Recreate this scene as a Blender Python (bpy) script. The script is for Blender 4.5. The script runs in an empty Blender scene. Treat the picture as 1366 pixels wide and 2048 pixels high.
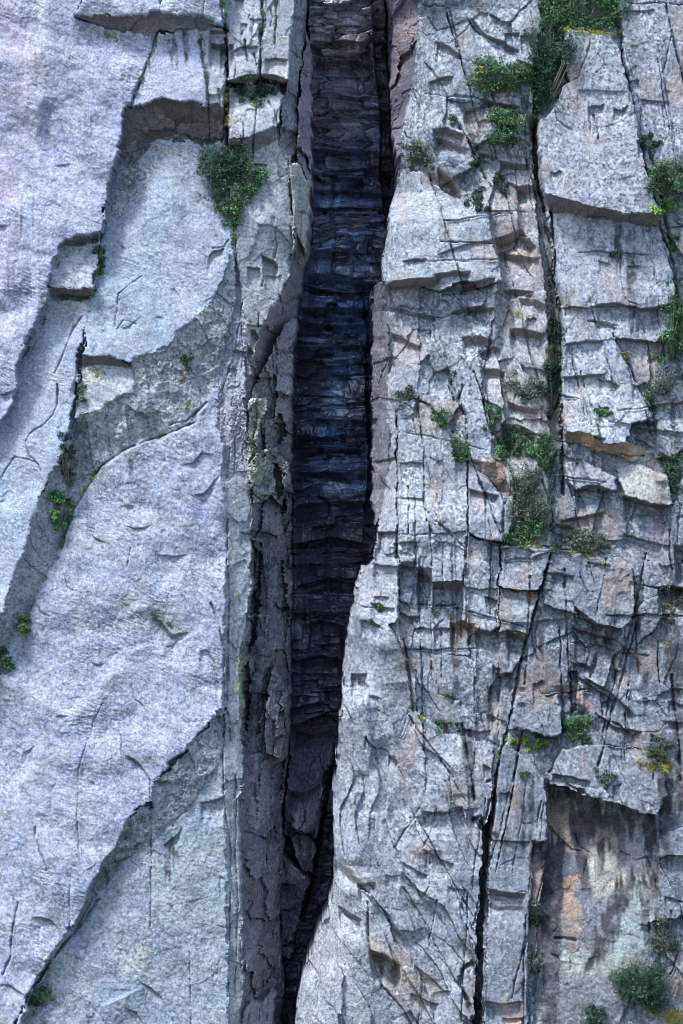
import bpy, math, random
import numpy as np

# ---------------------------------------------------------------- camera, sky, sun, exposure
S = 1.0 / 40.0                 # metres per unit of the survey grid (1366 x 2048 units on the cliff)
Z0 = 28.0                      # height of the middle of the surveyed face above the ground
DIST = 200.0
scn = bpy.context.scene
col = scn.collection

cam_d = bpy.data.cameras.new("camera")
cam = bpy.data.objects.new("camera", cam_d)
col.objects.link(cam)
cam.location = (0.0, -DIST, Z0)
cam.rotation_euler = (math.radians(90), 0, 0)
cam_d.sensor_fit = 'VERTICAL'
cam_d.sensor_height = 24.0
cam_d.lens = 24.0 * DIST / (2048 * S)
cam_d.clip_start = 1.0
cam_d.clip_end = 2000.0
scn.camera = cam

SUN_EL, SUN_AZ = 57.0, -40.0    # azimuth measured from straight in front of the face, negative = left
world = bpy.data.worlds.new("World")
scn.world = world
world.use_nodes = True
wn = world.node_tree.nodes
wl = world.node_tree.links
sky = wn.new("ShaderNodeTexSky")
sky.sky_type = 'NISHITA'
sky.sun_disc = False
sky.sun_elevation = math.radians(SUN_EL)
sky.sun_rotation = math.radians(180.0 - SUN_AZ)
sky.air_density = 1.0
sky.dust_density = 1.5
wn["Background"].inputs["Strength"].default_value = 0.125
wl.new(sky.outputs["Color"], wn["Background"].inputs["Color"])

sun_d = bpy.data.lights.new("sun", 'SUN')
sun_d.energy = 2.0
sun_d.angle = math.radians(9)
sun_d.color = (1.0, 0.985, 0.965)
sun = bpy.data.objects.new("sun", sun_d)
col.objects.link(sun)
_e, _a = math.radians(SUN_EL), math.radians(SUN_AZ)
_dir = (math.sin(_a) * math.cos(_e), -math.cos(_a) * math.cos(_e), math.sin(_e))   # towards the sun
from mathutils import Vector
sun.rotation_euler = Vector(_dir).to_track_quat('Z', 'Y').to_euler()
sun.location = (-60, -120, Z0 + 120)

scn.view_settings.view_transform = 'Standard'
scn.view_settings.look = 'None'
scn.view_settings.gamma = 1.0
scn.view_settings.exposure = 1.22

scn.cycles.use_denoising = True
scn.cycles.filter_width = .9
scn.cycles.max_bounces = 4

# ---------------------------------------------------------------- noise helpers
rng = np.random.default_rng(7)
_perm = rng.permutation(512).astype(np.int32)
_perm = np.concatenate([_perm, _perm])
_ang = rng.random(512) * 2 * np.pi
_gx, _gy = np.cos(_ang).astype(np.float32), np.sin(_ang).astype(np.float32)


def perlin(x, y, seed=0):
    xi = np.floor(x).astype(np.int32)
    yi = np.floor(y).astype(np.int32)
    fx = (x - xi).astype(np.float32)
    fy = (y - yi).astype(np.float32)
    u = fx * fx * fx * (fx * (fx * 6 - 15) + 10)
    v = fy * fy * fy * (fy * (fy * 6 - 15) + 10)

    def g(ix, iy, dx, dy):
        h = _perm[(_perm[(ix + seed * 37) & 511] + iy + seed * 11) & 511]
        return _gx[h] * dx + _gy[h] * dy
    a = g(xi, yi, fx, fy)
    b = g(xi + 1, yi, fx - 1, fy)
    c = g(xi, yi + 1, fx, fy - 1)
    d = g(xi + 1, yi + 1, fx - 1, fy - 1)
    return ((a + u * (b - a)) * (1 - v) + (c + u * (d - c)) * v) * 1.4


def fbm(x, y, octv=4, seed=0, gain=0.5):
    t = np.zeros(x.shape, np.float32)
    amp = 1.0
    for o in range(octv):
        t += amp * perlin(x, y, seed + o)
        x = x * 2.03 + 17.3
        y = y * 2.03 + 9.1
        amp *= gain
    return t


def hash1(i, j, seed):
    n = (i.astype(np.int64) * 73856093) ^ (j.astype(np.int64) * 19349663) ^ (seed * 83492791)
    n = (n ^ (n >> 13)) * 1274126177
    n = (n ^ (n >> 16)) & 0xffffff
    return (n / float(0x1000000)).astype(np.float32)


def fracture(X, Y, cw, ch, ang, seed, off=1.0, tilt=1.0, groove=1.0, gw=1.2):
    """blocky jointed rock: cells in a turned frame, each with its own step, tilt and open joints"""
    ca, sa = math.cos(ang), math.sin(ang)
    u = (X * ca + Y * sa) / cw
    v = (-X * sa + Y * ca) / ch
    iu = np.floor(u).astype(np.int32)
    iv = np.floor(v).astype(np.int32)
    d1 = np.full(X.shape, 9.0, np.float32)
    d2 = np.full(X.shape, 9.0, np.float32)
    bi = np.zeros(X.shape, np.int32)
    bj = np.zeros(X.shape, np.int32)
    bx = np.zeros(X.shape, np.float32)
    by = np.zeros(X.shape, np.float32)
    for di in (-1, 0, 1):
        for dj in (-1, 0, 1):
            ci, cj = iu + di, iv + dj
            px = ci + 0.15 + 0.7 * hash1(ci, cj, seed)
            py = cj + 0.1 + 0.8 * hash1(ci, cj, seed + 1)
            dx = (u - px).astype(np.float32)
            dy = (v - py).astype(np.float32)
            d = np.maximum(np.abs(dx), np.abs(dy)) + 0.25 * (np.abs(dx) + np.abs(dy))
            nb = d < d1
            d2 = np.where(nb, d1, np.minimum(d2, d))
            bi = np.where(nb, ci, bi)
            bj = np.where(nb, cj, bj)
            bx = np.where(nb, dx, bx)
            by = np.where(nb, dy, by)
            d1 = np.where(nb, d, d1)
    h = (hash1(bi, bj, seed + 2) - 0.5) * 2 * off
    h += (hash1(bi, bj, seed + 3) - 0.5) * 2 * tilt * bx + (hash1(bi, bj, seed + 4) - 0.35) * 2 * tilt * by
    e = (d2 - d1) * min(cw, ch)
    open_ = np.clip(perlin(X / 37., Y / 37., seed) * 1.2 + 0.35, 0, 1)
    h -= groove * np.exp(-(e / gw) ** 2) * open_
    return h.astype(np.float32), hash1(bi, bj, seed + 5)


# ---------------------------------------------------------------- the survey grid
STEP = 1.5
gx = np.arange(-132, 1366 + 132.1, STEP, dtype=np.float32)
gy = np.arange(-96, 2048 + 96.1, STEP, dtype=np.float32)
NX, NY = len(gx), len(gy)
X, Y = np.meshgrid(gx, gy)
n1x, n1y = fbm(X / 34, Y / 34, 4, 1, .6), fbm(X / 34, Y / 34, 4, 9, .6)
n2x, n2y = perlin(X / 5., Y / 5., 15), perlin(X / 5., Y / 5., 16)
WX = X + 3.2 * n1x + 0.9 * n2x
WY = Y + 3.2 * n1y + 0.9 * n2y

def chip(cx, cy, seed):
    u, v = (X + 6 * n1y) / cx, (Y + 6 * n1x) / cy
    iu, iv = np.floor(u).astype(np.int32), np.floor(v).astype(np.int32)
    best = np.full(X.shape, 9.0, np.float32)
    ox = np.zeros(X.shape, np.float32)
    oy = np.zeros(X.shape, np.float32)
    for di in (-1, 0, 1):
        for dj in (-1, 0, 1):
            ci, cj = iu + di, iv + dj
            d = (u - ci - hash1(ci, cj, seed)) ** 2 + (v - cj - hash1(ci, cj, seed + 1)) ** 2
            nb = d < best
            best = np.where(nb, d, best).astype(np.float32)
            ox = np.where(nb, hash1(ci, cj, seed + 2) - .5, ox)
            oy = np.where(nb, hash1(ci, cj, seed + 3) - .5, oy)
    return ox, oy


_c1, _c2 = chip(24, 24, 201), chip(9, 9, 211)     # broken, angular edges
_am = np.where(X < 460, 1.35, .55).astype(np.float32)
LX, LY = X + 1.7 * n1x + 1.1 * _c2[0], Y + 1.7 * n1y + 1.1 * _c2[1]      # straighter, for joints and ledges
WX += _am * (6.5 * _c1[0] + 2.6 * _c2[0])
WY += _am * (6.5 * _c1[1] + 2.6 * _c2[1])

H = np.zeros((NY, NX), np.float32)
OID = np.zeros((NY, NX), np.int16)
TINT = np.zeros((NY, NX, 3), np.float32)
LICH = np.zeros((NY, NX), np.float32)
WET = np.zeros((NY, NX), np.float32)
STY = {k: np.zeros((NY, NX), np.float32) for k in ('big', 'med', 'fine', 'scaly', 'fa', 'fb', 'fc', 'strata', 'vert', 'sweep', 'fv')}


def win(x0, x1, y0, y1, m=14):
    i0 = max(0, int((x0 - m - gx[0]) / STEP))
    i1 = min(NX, int((x1 + m - gx[0]) / STEP) + 1)
    j0 = max(0, int((y0 - m - gy[0]) / STEP))
    j1 = min(NY, int((y1 + m - gy[0]) / STEP) + 1)
    return slice(j0, max(j1, j0)), slice(i0, max(i1, i0))


def inside(px, py, poly):
    r = np.zeros(px.shape, bool)
    n = len(poly)
    for k in range(n):
        x0, y0 = poly[k][:2]
        x1, y1 = poly[(k + 1) % n][:2]
        if y0 == y1:
            continue
        c = ((y0 > py) != (y1 > py)) & (px < (x1 - x0) * (py - y0) / (y1 - y0) + x0)
        r ^= c
    return r


def surf(anchors, px, py):
    """smooth surface through anchor heights (plane for three, radial basis for more)"""
    A = np.array(anchors, np.float64)
    n = len(A)
    if n == 1:
        return np.full(px.shape, A[0, 2], np.float32)
    sc = 300.0
    P = A[:, :2] / sc
    if n == 2:
        d = P[1] - P[0]
        t = ((px / sc - P[0, 0]) * d[0] + (py / sc - P[0, 1]) * d[1]) / (d @ d)
        return (A[0, 2] + t * (A[1, 2] - A[0, 2])).astype(np.float32)
    K = np.sqrt(((P[:, None] - P[None]) ** 2).sum(-1) + 0.0004)
    M = np.zeros((n + 3, n + 3))
    M[:n, :n] = K + np.eye(n) * (1e-3 if n > 3 else 0)
    M[:n, n] = 1
    M[:n, n + 1:] = P
    M[n, :n] = 1
    M[n + 1:, :n] = P.T
    w = np.linalg.lstsq(M, np.concatenate([A[:, 2], [0, 0, 0]]), rcond=None)[0]
    r = np.full(px.shape, w[n], np.float32) + np.float32(w[n + 1]) * (px / sc) + np.float32(w[n + 2]) * (py / sc)
    if n > 3:
        for k in range(n):
            r += np.float32(w[k]) * np.sqrt((px / sc - P[k, 0]) ** 2 + (py / sc - P[k, 1]) ** 2 + 0.0004).astype(np.float32)
    return r.astype(np.float32)


OBJS = {}      # key -> (id, name, label, category, kind, group, parent key)
KEYS = []


def ob(key, name, label=None, cat=None, kind=None, group=None, parent=None):
    OBJS[key] = dict(id=len(KEYS), name=name, label=label, cat=cat, kind=kind, group=group, parent=parent)
    KEYS.append(key)


STYLES = {
    'smooth': dict(big=1.0, med=.7, fine=.7, fb=.05, scaly=1.0, sweep=1.0),
    'slab': dict(big=.8, med=.6, fine=.7, fb=.05, scaly=.6, sweep=.45),
    'lichen': dict(big=.6, med=.7, fine=.9, scaly=.3, fb=.12, fa=.08),
    'flank': dict(big=.6, med=1.6, fine=1.0, fb=.6, fc=.35),
    'block': dict(big=.5, med=.4, fine=.6, fa=.35, fb=.3),
    'jointed': dict(big=.7, med=.4, fine=.6, fa=1.0, fb=.34),
    'jdiag': dict(big=.8, med=.5, fine=.6, fc=1.0, fb=.3),
    'plate': dict(big=.6, med=.4, fine=.55, fa=.12, fb=.1),
    'under': dict(med=1.2, fine=.9, fb=.7, fa=.4),
    'strata': dict(big=.4, med=.25, fine=.4, strata=1.0),
    'vert': dict(big=.3, med=.6, fine=.8, vert=1.0, fb=.3),
    'crag': dict(big=.3, med=1.0, fine=.7, vert=1.4, fb=.8, fv=1.25),
    'cave': dict(big=.7, med=1.0, fine=.6, fb=.4),
}


def R(key, poly, style, tint, lich=0.0, h=None, wet=0.0, warp=True):
    hv = [p for p in poly if len(p) > 2]
    poly = [(-170 if p[0] <= -66 else 1530 if p[0] >= 1430 else p[0], -130 if p[1] <= -66 else 2180 if p[1] >= 2110 else p[1]) for p in poly]
    xs = [p[0] for p in poly]
    ys = [p[1] for p in poly]
    w = win(min(xs), max(xs), min(ys), max(ys))
    px, py = (WX[w], WY[w]) if warp else (X[w], Y[w])
    m = inside(px, py, poly)
    if h is None:
        h = hv
    elif not isinstance(h, list):
        h = [(0, 0, h)]
    hh = surf(h, X[w], Y[w])
    H[w] = np.where(m, hh, H[w])
    OID[w] = np.where(m, OBJS[key]['id'], OID[w])
    for c in range(3):
        TINT[w + (c,)] = np.where(m, tint[c], TINT[w + (c,)])
    LICH[w] = np.where(m, lich, LICH[w])
    WET[w] = np.where(m, wet, WET[w])
    st = STYLES[style]
    for k in STY:
        STY[k][w] = np.where(m, st.get(k, 0.0), STY[k][w])


def interp_line(pts, q, axis):
    a = np.array(sorted(pts, key=lambda p: p[axis]), float)
    return np.interp(q, a[:, axis], a[:, 1 - axis]), a[0, axis], a[-1, axis]


def ledge(pts, depth, band, rec=60, bare=True, tint=(.20, .165, .155)):
    """an overhanging step along a near-level line: the face drops back under it, then leans out again"""
    xs = [p[0] for p in pts]
    ys = [p[1] for p in pts]
    w = win(min(xs), max(xs), min(ys), max(ys) + band + rec)
    yl, x0, x1 = interp_line(pts, LX[w], 0)
    end = .34 if (max(xs) < 450 and min(xs) < 400) else .09
    if max(xs) < 450:
        depth *= .75
    taper = np.clip(np.minimum(LX[w] - x0, x1 - LX[w]) / (end * (x1 - x0) + 2), 0, 1)
    dy = LY[w] - yl
    band *= .85
    depth *= 1.35
    b = np.maximum(band * taper, 1.0)
    p = np.where(dy < 0, 0, np.where(dy < b, dy / b, np.clip(1 - (dy - b) / rec, 0, 1)))
    H[w] -= (depth * taper * p).astype(np.float32)
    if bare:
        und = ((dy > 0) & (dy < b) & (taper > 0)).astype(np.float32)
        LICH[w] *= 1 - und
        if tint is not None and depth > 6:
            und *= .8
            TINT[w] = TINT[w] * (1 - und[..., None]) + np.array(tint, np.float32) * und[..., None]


def vstep(pts, depth, band, rec=60):
    """the same for a near-upright line; the face drops back to the right of it (to the left if band < 0)"""
    xs = [p[0] for p in pts]
    ys = [p[1] for p in pts]
    s = 1 if band > 0 else -1
    band = abs(band)
    w = win(min(xs) - band - rec, max(xs) + band + rec, min(ys), max(ys))
    xl, y0, y1 = interp_line(pts, LY[w], 1)
    taper = np.clip(np.minimum(LY[w] - y0, y1 - LY[w]) / (0.12 * (y1 - y0) + 3), 0, 1)
    dx = (LX[w] - xl) * s
    p = np.where(dx < 0, 0, np.where(dx < band, dx / band, np.clip(1 - (dx - band) / rec, 0, 1)))
    H[w] -= (depth * taper * p).astype(np.float32)


def polydist(pts, px, py):
    d = np.full(px.shape, 1e9, np.float32)
    for (x0, y0), (x1, y1) in zip(pts[:-1], pts[1:]):
        dx, dy = x1 - x0, y1 - y0
        t = np.clip(((px - x0) * dx + (py - y0) * dy) / (dx * dx + dy * dy + 1e-6), 0, 1)
        d = np.minimum(d, (px - x0 - t * dx) ** 2 + (py - y0 - t * dy) ** 2)
    return np.sqrt(d)


def crack(pts, wd=1.4, depth=14):
    xs = [p[0] for p in pts]
    ys = [p[1] for p in pts]
    w = win(min(xs), max(xs), min(ys), max(ys), 12 + 4 * wd)
    d = polydist(pts, LX[w], LY[w])
    k = np.clip(0.75 + 0.6 * n1x[w], 0.25, 1.3)
    H[w] -= (depth * k * np.exp(-(d / (wd * k + .35)) ** 2)).astype(np.float32)


def stain(poly, tint, amt=1.0, lich=None, soft=6.0, streak=False, wet=None):
    """a patch of the rock with its own colour: mineral streaks, fresh breaks, lichen or moss cover"""
    xs = [p[0] for p in poly]
    ys = [p[1] for p in poly]
    w = win(min(xs), max(xs), min(ys), max(ys), 20)
    k = 2.2
    if streak:
        px = X[w] + 4 * fbm(X[w] / 9, Y[w] / 60, 3, 31)
        py = Y[w] + 30 * fbm(X[w] / 6, Y[w] / 120, 2, 35)
    else:
        px, py = X[w] + k * 4 * n1x[w] + 3 * n2x[w], Y[w] + k * 4 * n1y[w] + 3 * n2y[w]
    m = inside(px, py, poly).astype(np.float32)
    for _ in range(int(soft / 3)):
        m = (m + np.roll(m, 1, 0) + np.roll(m, -1, 0) + np.roll(m, 1, 1) + np.roll(m, -1, 1)) / 5
    m *= amt
    m = m * np.clip(.75 + .7 * n1y[w], 0.2, 1)
    TINT[w] = TINT[w] * (1 - m[..., None]) + np.array(tint, np.float32) * m[..., None]
    if lich is not None:
        LICH[w] = LICH[w] * (1 - m) + lich * m
    if wet is not None:
        WET[w] = WET[w] * (1 - m) + wet * m

# ---------------------------------------------------------------- the rock masses: what each one is
ob('face', 'cliff_face', 'grey jointed cliff face of small lichen-speckled blocks filling the right half behind the slabs', 'cliff', 'structure')
ob('left', 'cliff_foot', 'smooth lichen-dusted grey rock face at the lower left, under the overlapping pale slab', 'cliff', 'structure')
ob('back', 'chasm_back_wall', 'dark wet banded rock at the back of the deep vertical chasm', 'cliff', 'structure')
ob('side', 'chasm_side_wall', 'shadowed brown rock flank turning into the chasm on its left', 'cliff', 'structure')
ob('side2', 'chasm_inner_wall', 'dark striated purple rock flank inside the top of the chasm on its right', 'cliff', 'structure')
ob('L0', 'rock_slab', 'huge smooth pale lavender slab filling the upper left corner and edge', 'rock slab')
ob('LT', 'rock_slab', 'shallow pale slab at the top left, above the long dark notch with a mossy end', 'rock slab')
ob('LT_u', 'underside', parent='LT')
ob('M1', 'rock_slab', 'bluish slab tapering upward between two mossy cracks, hanging above the deep square overhang', 'rock slab')
ob('M1_u', 'underside', 'dark broken roof recess', parent='M1')
ob('M1b', 'rock_pillar', 'narrow grey pillar between the mossy crack and the long black vertical crack, upper left', 'rock pillar')
ob('L2', 'rock_slab', 'tall pale blue-grey slab below the square overhang, ending in a curved lower edge', 'rock slab')
ob('L2_u', 'underside', parent='L2')
ob('L2_f', 'flank', 'dark speckled curved flank', parent='L2')
ob('SB', 'rock_block', 'small pale square block between two dark horizontal notches, left of the tall blue-grey slab', 'rock block')
ob('SB_u', 'underside', parent='SB')
ob('SB_v', 'underside', parent='SB')
ob('L1', 'rock_slab', 'long narrow pale slab with thin wandering cracks, running down leftward below the small square block', 'rock slab')
ob('L1_f', 'flank', 'dark lichen-striped side', parent='L1')
ob('S1', 'rock_ledge', 'short pale ledge with white and yellow lichen just below the slab with curved lower edge', 'rock ledge')
ob('L3', 'rock_slab', 'largest smooth pale slab, bulging across the lower left to a scalloped overlapping edge', 'rock slab')
ob('L3_f', 'flank', 'dark mossy underlap', parent='L3')
ob('E1', 'rock_rib', 'purple-grey ribbed strip of rock along the right side of the pale slabs', 'rock rib')
ob('E2', 'rock_rib', 'thin cracked rib of rock with a yellow-green lichen patch bordering the lower chasm', 'rock rib')
ob('C1', 'rock_pillar', 'pale lichened pillar at the top edge, right of the long black crack', 'rock pillar')
ob('C2', 'rock_pillar', 'pale fluted pillar at the top edge forming the lip of the chasm', 'rock pillar')
ob('C3', 'rock_block', 'pale block with a dark stepped base under the dark bush beside the chasm', 'rock block')
ob('C3_u', 'underside', parent='C3')
ob('P0', 'rock_rib', 'grey lichened rib descending along the chasm lip from the pale block with stepped base', 'rock rib')
ob('P1', 'rock_block', 'yellowish upright block split by a black crack, perched on the chasm lip', 'rock block')
ob('PL', 'rock_pillar', 'leaning slender dark pillar standing against the smooth left wall of the chasm', 'rock pillar')
ob('PB', 'rock_block', 'pale greenish-yellow lichened block on the left lip midway down the chasm', 'rock block')
ob('PC', 'rock_block', 'pointed grey block on the left lip just below the greenish-yellow lichened block', 'rock block')
ob('PD', 'rock_pillar', 'small pointed grey pillar low on the shadowed left wall of the chasm', 'rock pillar')
ob('CS', 'chockstone', 'big dark purple rock wedged in the lower chasm', 'boulder')
ob('CW', 'boulder', 'dark wedge-shaped boulder hanging below the purple chockstone', 'boulder')
ob('CL', 'boulder', 'dark slanting boulder at the foot of the chasm under the wedge', 'boulder')
ob('CR', 'rubble', 'pale broken rock step at the very bottom of the chasm', 'rock')
ob('RA', 'rock_slab', 'big detached pale slab in the upper right with a dark overhanging lower edge', 'rock slab')
ob('RA_u', 'underside', parent='RA')
ob('RB1', 'rock_slab', 'smooth streaked wall panel directly below the overhanging detached slab', 'rock slab')
ob('RB2', 'rock_slab', 'low wide panel between two thin level cracks, under the streaked panel', 'rock slab')
ob('RB3', 'rock_slab', 'bright lichened panel with a long split along its lower edge, above the jutting prow', 'rock slab')
ob('RB4', 'rock_block', 'jutting prow of grey rock with an orange fresh-broken underside', 'rock block')
ob('RB4_u', 'underside', 'orange and cream fresh break', parent='RB4')
ob('RC', 'rock_slab', 'narrow sliver of rock leaning against the right side of the jutting prow', 'rock slab')
ob('RD', 'rock_slab', 'long sloping grey slab with a thin black crack in the upper right corner', 'rock slab')
ob('RE', 'rock_buttress', 'broad speckled buttress at the top of the right chasm lip', 'rock buttress')
ob('RF', 'rock_buttress', 'pale smooth bulge on the right chasm lip with a dark notch beneath', 'rock buttress')
ob('RG', 'rock_rib', 'stepped rib of pinkish blocks with dark undersides beside the bushy chimney', 'rock rib')
ob('RH1', 'rock_pillar', 'narrow jointed pillar along the right chasm lip at mid height', 'rock pillar')
ob('RH2', 'rock_block', 'grey squared block with a dark corner crack, topped by green tufts', 'rock block')
ob('RI0', 'rock_slab', 'lichened slab tapering down to a brown pointed underside beside the bushes', 'rock slab')
ob('RI0_u', 'underside', 'brown underside', parent='RI0')
ob('RI1', 'rock_slab', 'big speckled slab with a vertical crack left of the pink streaked block', 'rock slab')
ob('RI2', 'rock_block', 'squared block with a pink vertical streak', 'rock block')
ob('RI3', 'rock_block', 'blue-grey squared block under the mossy ledge, left of the long diagonal crack', 'rock block')
ob('RI4', 'rock_block', 'grey block with a notched base, below the block with the pink streak', 'rock block')
ob('RI5', 'rock_block', 'blue-grey block ending in orange chips beside the long diagonal crack', 'rock block')
ob('RJ', 'rock_slab', 'rough dark grey slab with pale flecks under a sparse bush, by the long diagonal crack', 'rock slab')
ob('RK', 'boulder', 'pale cream squared boulder jammed under the right-hand bush', 'boulder')
ob('RL', 'rock_slab', 'slanting slab with a dark arched undercut left of the cream boulder', 'rock slab')
ob('RN', 'rock_block', 'rounded dark grey block above the grassy ledge, beside the long diagonal crack', 'rock block')
ob('RP', 'rock_pillar', 'tall smooth pillar between the black slot and the stained recess', 'rock pillar')
ob('RQ', 'rock_slab', 'grey slab roofing the stained recess at the lower right', 'rock slab')
ob('CV', 'rock_wall', 'stained wall of cream, orange and black streaks under the roof slab', 'rock wall')
ob('RS', 'rock_buttress', 'large grey buttress with long slanting ribs forming the lower right chasm lip', 'rock buttress')
ob('RT', 'rock_buttress', 'bulging foot of the right chasm lip with warm tan breaks and a small hollow', 'rock buttress')
ob('RU', 'rock_buttress', 'narrow pointed shoulder of rock leaning into the chasm from the right', 'rock buttress')

# albedo (linear)
LAV = (.335, .335, .45)
PAL = (.285, .335, .41)
GRN = (.23, .27, .33)
GRY = (.165, .185, .225)
GRL = (.20, .225, .27)
PUR = (.29, .28, .325)
BRN = (.17, .145, .14)
WRM = (.36, .28, .24)
DRK = (.13, .125, .155)

# ---------------------------------------------------------------- left half, back to front
R('left', [(-70, -70), (640, -70), (640, 2120), (-70, 2120)], 'lichen', GRN, .35, 10)
R('face', [(560, -70), (1440, -70), (1440, 2120), (560, 2120)], 'jointed', GRY, .75, 0)
R('back', [(575, -70), (815, -70), (810, 300), (790, 420), (790, 1100), (740, 1300), (720, 2120), (540, 2120), (560, 1500), (575, 700)], 'strata', DRK, .05, -330, wet=.35)
R('L0', [(-70, -70, 60), (176, -70, 80), (165, 22, 80), (154, 45, 72), (190, 60, 60), (220, 68), (263, 71), (289, 79), (318, 75, 58), (306, 106), (293, 146),
         (278, 187), (264, 220, 62), (256, 240), (249, 271), (238, 311, 66), (227, 362), (220, 403), (213, 440), (203, 480, 60), (165, 478), (132, 489, 58),
         (118, 510), (106, 560), (101, 591, 58), (90, 622), (73, 655), (48, 710), (41, 735, 62), (40, 780), (20, 822), (0, 852, 55), (-20, 900), (-70, 1000)],
  'smooth', LAV, .4, h=[(-70, -70, 56), (176, -70, 78), (165, 45, 74), (318, 75, 58), (264, 220, 62), (238, 311, 66), (203, 480, 60), (132, 489, 58), (101, 591, 58), (41, 735, 62), (0, 852, 55), (-70, 1000, 50), (-70, 500, 30), (60, 300, 44), (70, 480, 62), (-70, 760, 40)])
R('L1', [(101, 591, 20), (104, 600), (185, 605, 30), (176, 655), (168, 684), (161, 706), (160, 743, 40), (157, 780), (150, 816), (143, 845), (132, 886, 46), (121, 922),
         (102, 951), (92, 973), (80, 1006), (66, 1057, 50), (55, 1090), (37, 1138), (22, 1182), (4, 1237, 55), (-70, 1420, 55), (-70, 1000, 20), (0, 852, 20), (20, 822), (40, 780, 15), (41, 735), (73, 655), (90, 622)],
  'slab', (.32, .355, .435), .25)
R('L3', [(476, 505, 30), (480, 700, 10), (495, 900, 0), (480, 1300, 0), (480, 2120, 30), (-70, 2120, 40), (-70, 1300, -10), (22, 1250, -5), (55, 1229), (88, 1167), (110, 1120, -12), (146, 1010, -10), (183, 959),
         (205, 930, 0), (256, 895), (293, 882, 8), (344, 864), (392, 845, 14), (440, 720)],
  'smooth', (.275, .30, .395), .55,
  h=[(146, 1010, -14), (110, 1120, -14), (22, 1250, -8), (-70, 1300, -4), (205, 930, -6), (293, 882, 2), (392, 845, 10), (440, 900, 14), (470, 1000, 12), (470, 1300, 20),
     (300, 1100, 16), (200, 1200, 10), (100, 1350, 12), (250, 1380, 30), (430, 1430, 40), (306, 1584, 62), (220, 1500, 40), (100, 1600, 36), (216, 1700, 60), (100, 1880, 56), (-70, 1700, 20), (35, 2048, 60), (-70, 2120, 40)])
R('left', [(438, 1428), (480, 1440), (500, 1700), (500, 2120), (20, 2120), (60, 1995), (100, 1935), (130, 1885), (179, 1800), (216, 1720), (251, 1661), (262, 1625), (306, 1600), (310, 1560), (384, 1485)],
  'lichen', GRN, .5, h=[(450, 1500, 24), (320, 1700, 26), (60, 2048, 34), (480, 2048, 28), (480, 1700, 22)])
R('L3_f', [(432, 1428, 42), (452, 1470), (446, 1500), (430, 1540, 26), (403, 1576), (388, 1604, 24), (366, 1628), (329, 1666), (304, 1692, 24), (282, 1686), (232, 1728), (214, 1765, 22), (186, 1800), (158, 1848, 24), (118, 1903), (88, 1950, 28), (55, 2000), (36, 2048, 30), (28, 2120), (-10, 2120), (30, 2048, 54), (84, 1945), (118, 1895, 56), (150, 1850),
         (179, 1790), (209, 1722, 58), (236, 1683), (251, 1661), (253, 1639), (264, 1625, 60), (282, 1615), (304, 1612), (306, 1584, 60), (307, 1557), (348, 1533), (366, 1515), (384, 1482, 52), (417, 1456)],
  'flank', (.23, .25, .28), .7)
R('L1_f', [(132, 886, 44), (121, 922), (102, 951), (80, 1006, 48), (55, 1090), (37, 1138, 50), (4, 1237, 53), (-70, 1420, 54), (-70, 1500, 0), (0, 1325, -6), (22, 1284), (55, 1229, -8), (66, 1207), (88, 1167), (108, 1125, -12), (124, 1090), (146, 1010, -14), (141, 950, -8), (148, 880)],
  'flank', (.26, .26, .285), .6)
R('L2', [(264, 222, 18), (449, 225, 18), (449, 285), (440, 300), (450, 372), (458, 432, 30), (468, 498, 40), (457, 523), (439, 571, 48), (417, 615), (388, 644), (351, 677, 50), (329, 699), (293, 715), (267, 723, 46),
         (220, 717), (168, 712, 42), (167, 712), (170, 684), (176, 655), (183, 607, 32), (190, 571), (201, 523), (203, 487, 22), (216, 440), (230, 362, 12)],
  'slab', PAL, .35, h=[(330, 275, 4), (440, 300, 14), (240, 330, -8), (225, 430, 6), (203, 487, 14), (340, 400, 30), (458, 432, 26), (460, 523, 36), (417, 615, 50), (351, 677, 56), (290, 600, 40), (267, 723, 54), (168, 712, 44), (183, 607, 26)])
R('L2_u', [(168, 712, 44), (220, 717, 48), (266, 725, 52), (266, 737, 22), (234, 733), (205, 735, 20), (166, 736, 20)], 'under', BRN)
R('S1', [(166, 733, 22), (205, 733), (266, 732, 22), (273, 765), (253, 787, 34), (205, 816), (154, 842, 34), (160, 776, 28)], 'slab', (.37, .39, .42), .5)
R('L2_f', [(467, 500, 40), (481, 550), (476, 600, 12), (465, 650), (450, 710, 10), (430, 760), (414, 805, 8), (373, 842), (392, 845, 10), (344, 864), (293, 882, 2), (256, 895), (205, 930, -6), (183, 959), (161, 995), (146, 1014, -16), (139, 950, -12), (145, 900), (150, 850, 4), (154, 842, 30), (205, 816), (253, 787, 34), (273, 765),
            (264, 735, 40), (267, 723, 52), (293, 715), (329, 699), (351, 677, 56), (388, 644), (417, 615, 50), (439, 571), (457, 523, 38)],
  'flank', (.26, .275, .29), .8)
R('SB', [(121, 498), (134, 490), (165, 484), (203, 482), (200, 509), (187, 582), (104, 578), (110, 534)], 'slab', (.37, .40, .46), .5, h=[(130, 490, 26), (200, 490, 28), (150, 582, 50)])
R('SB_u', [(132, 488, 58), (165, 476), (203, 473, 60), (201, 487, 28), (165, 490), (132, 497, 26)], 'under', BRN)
R('SB_v', [(104, 578, 50), (187, 582, 50), (186, 600, 22), (146, 598, 20), (102, 590, 18)], 'under', BRN)
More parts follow.
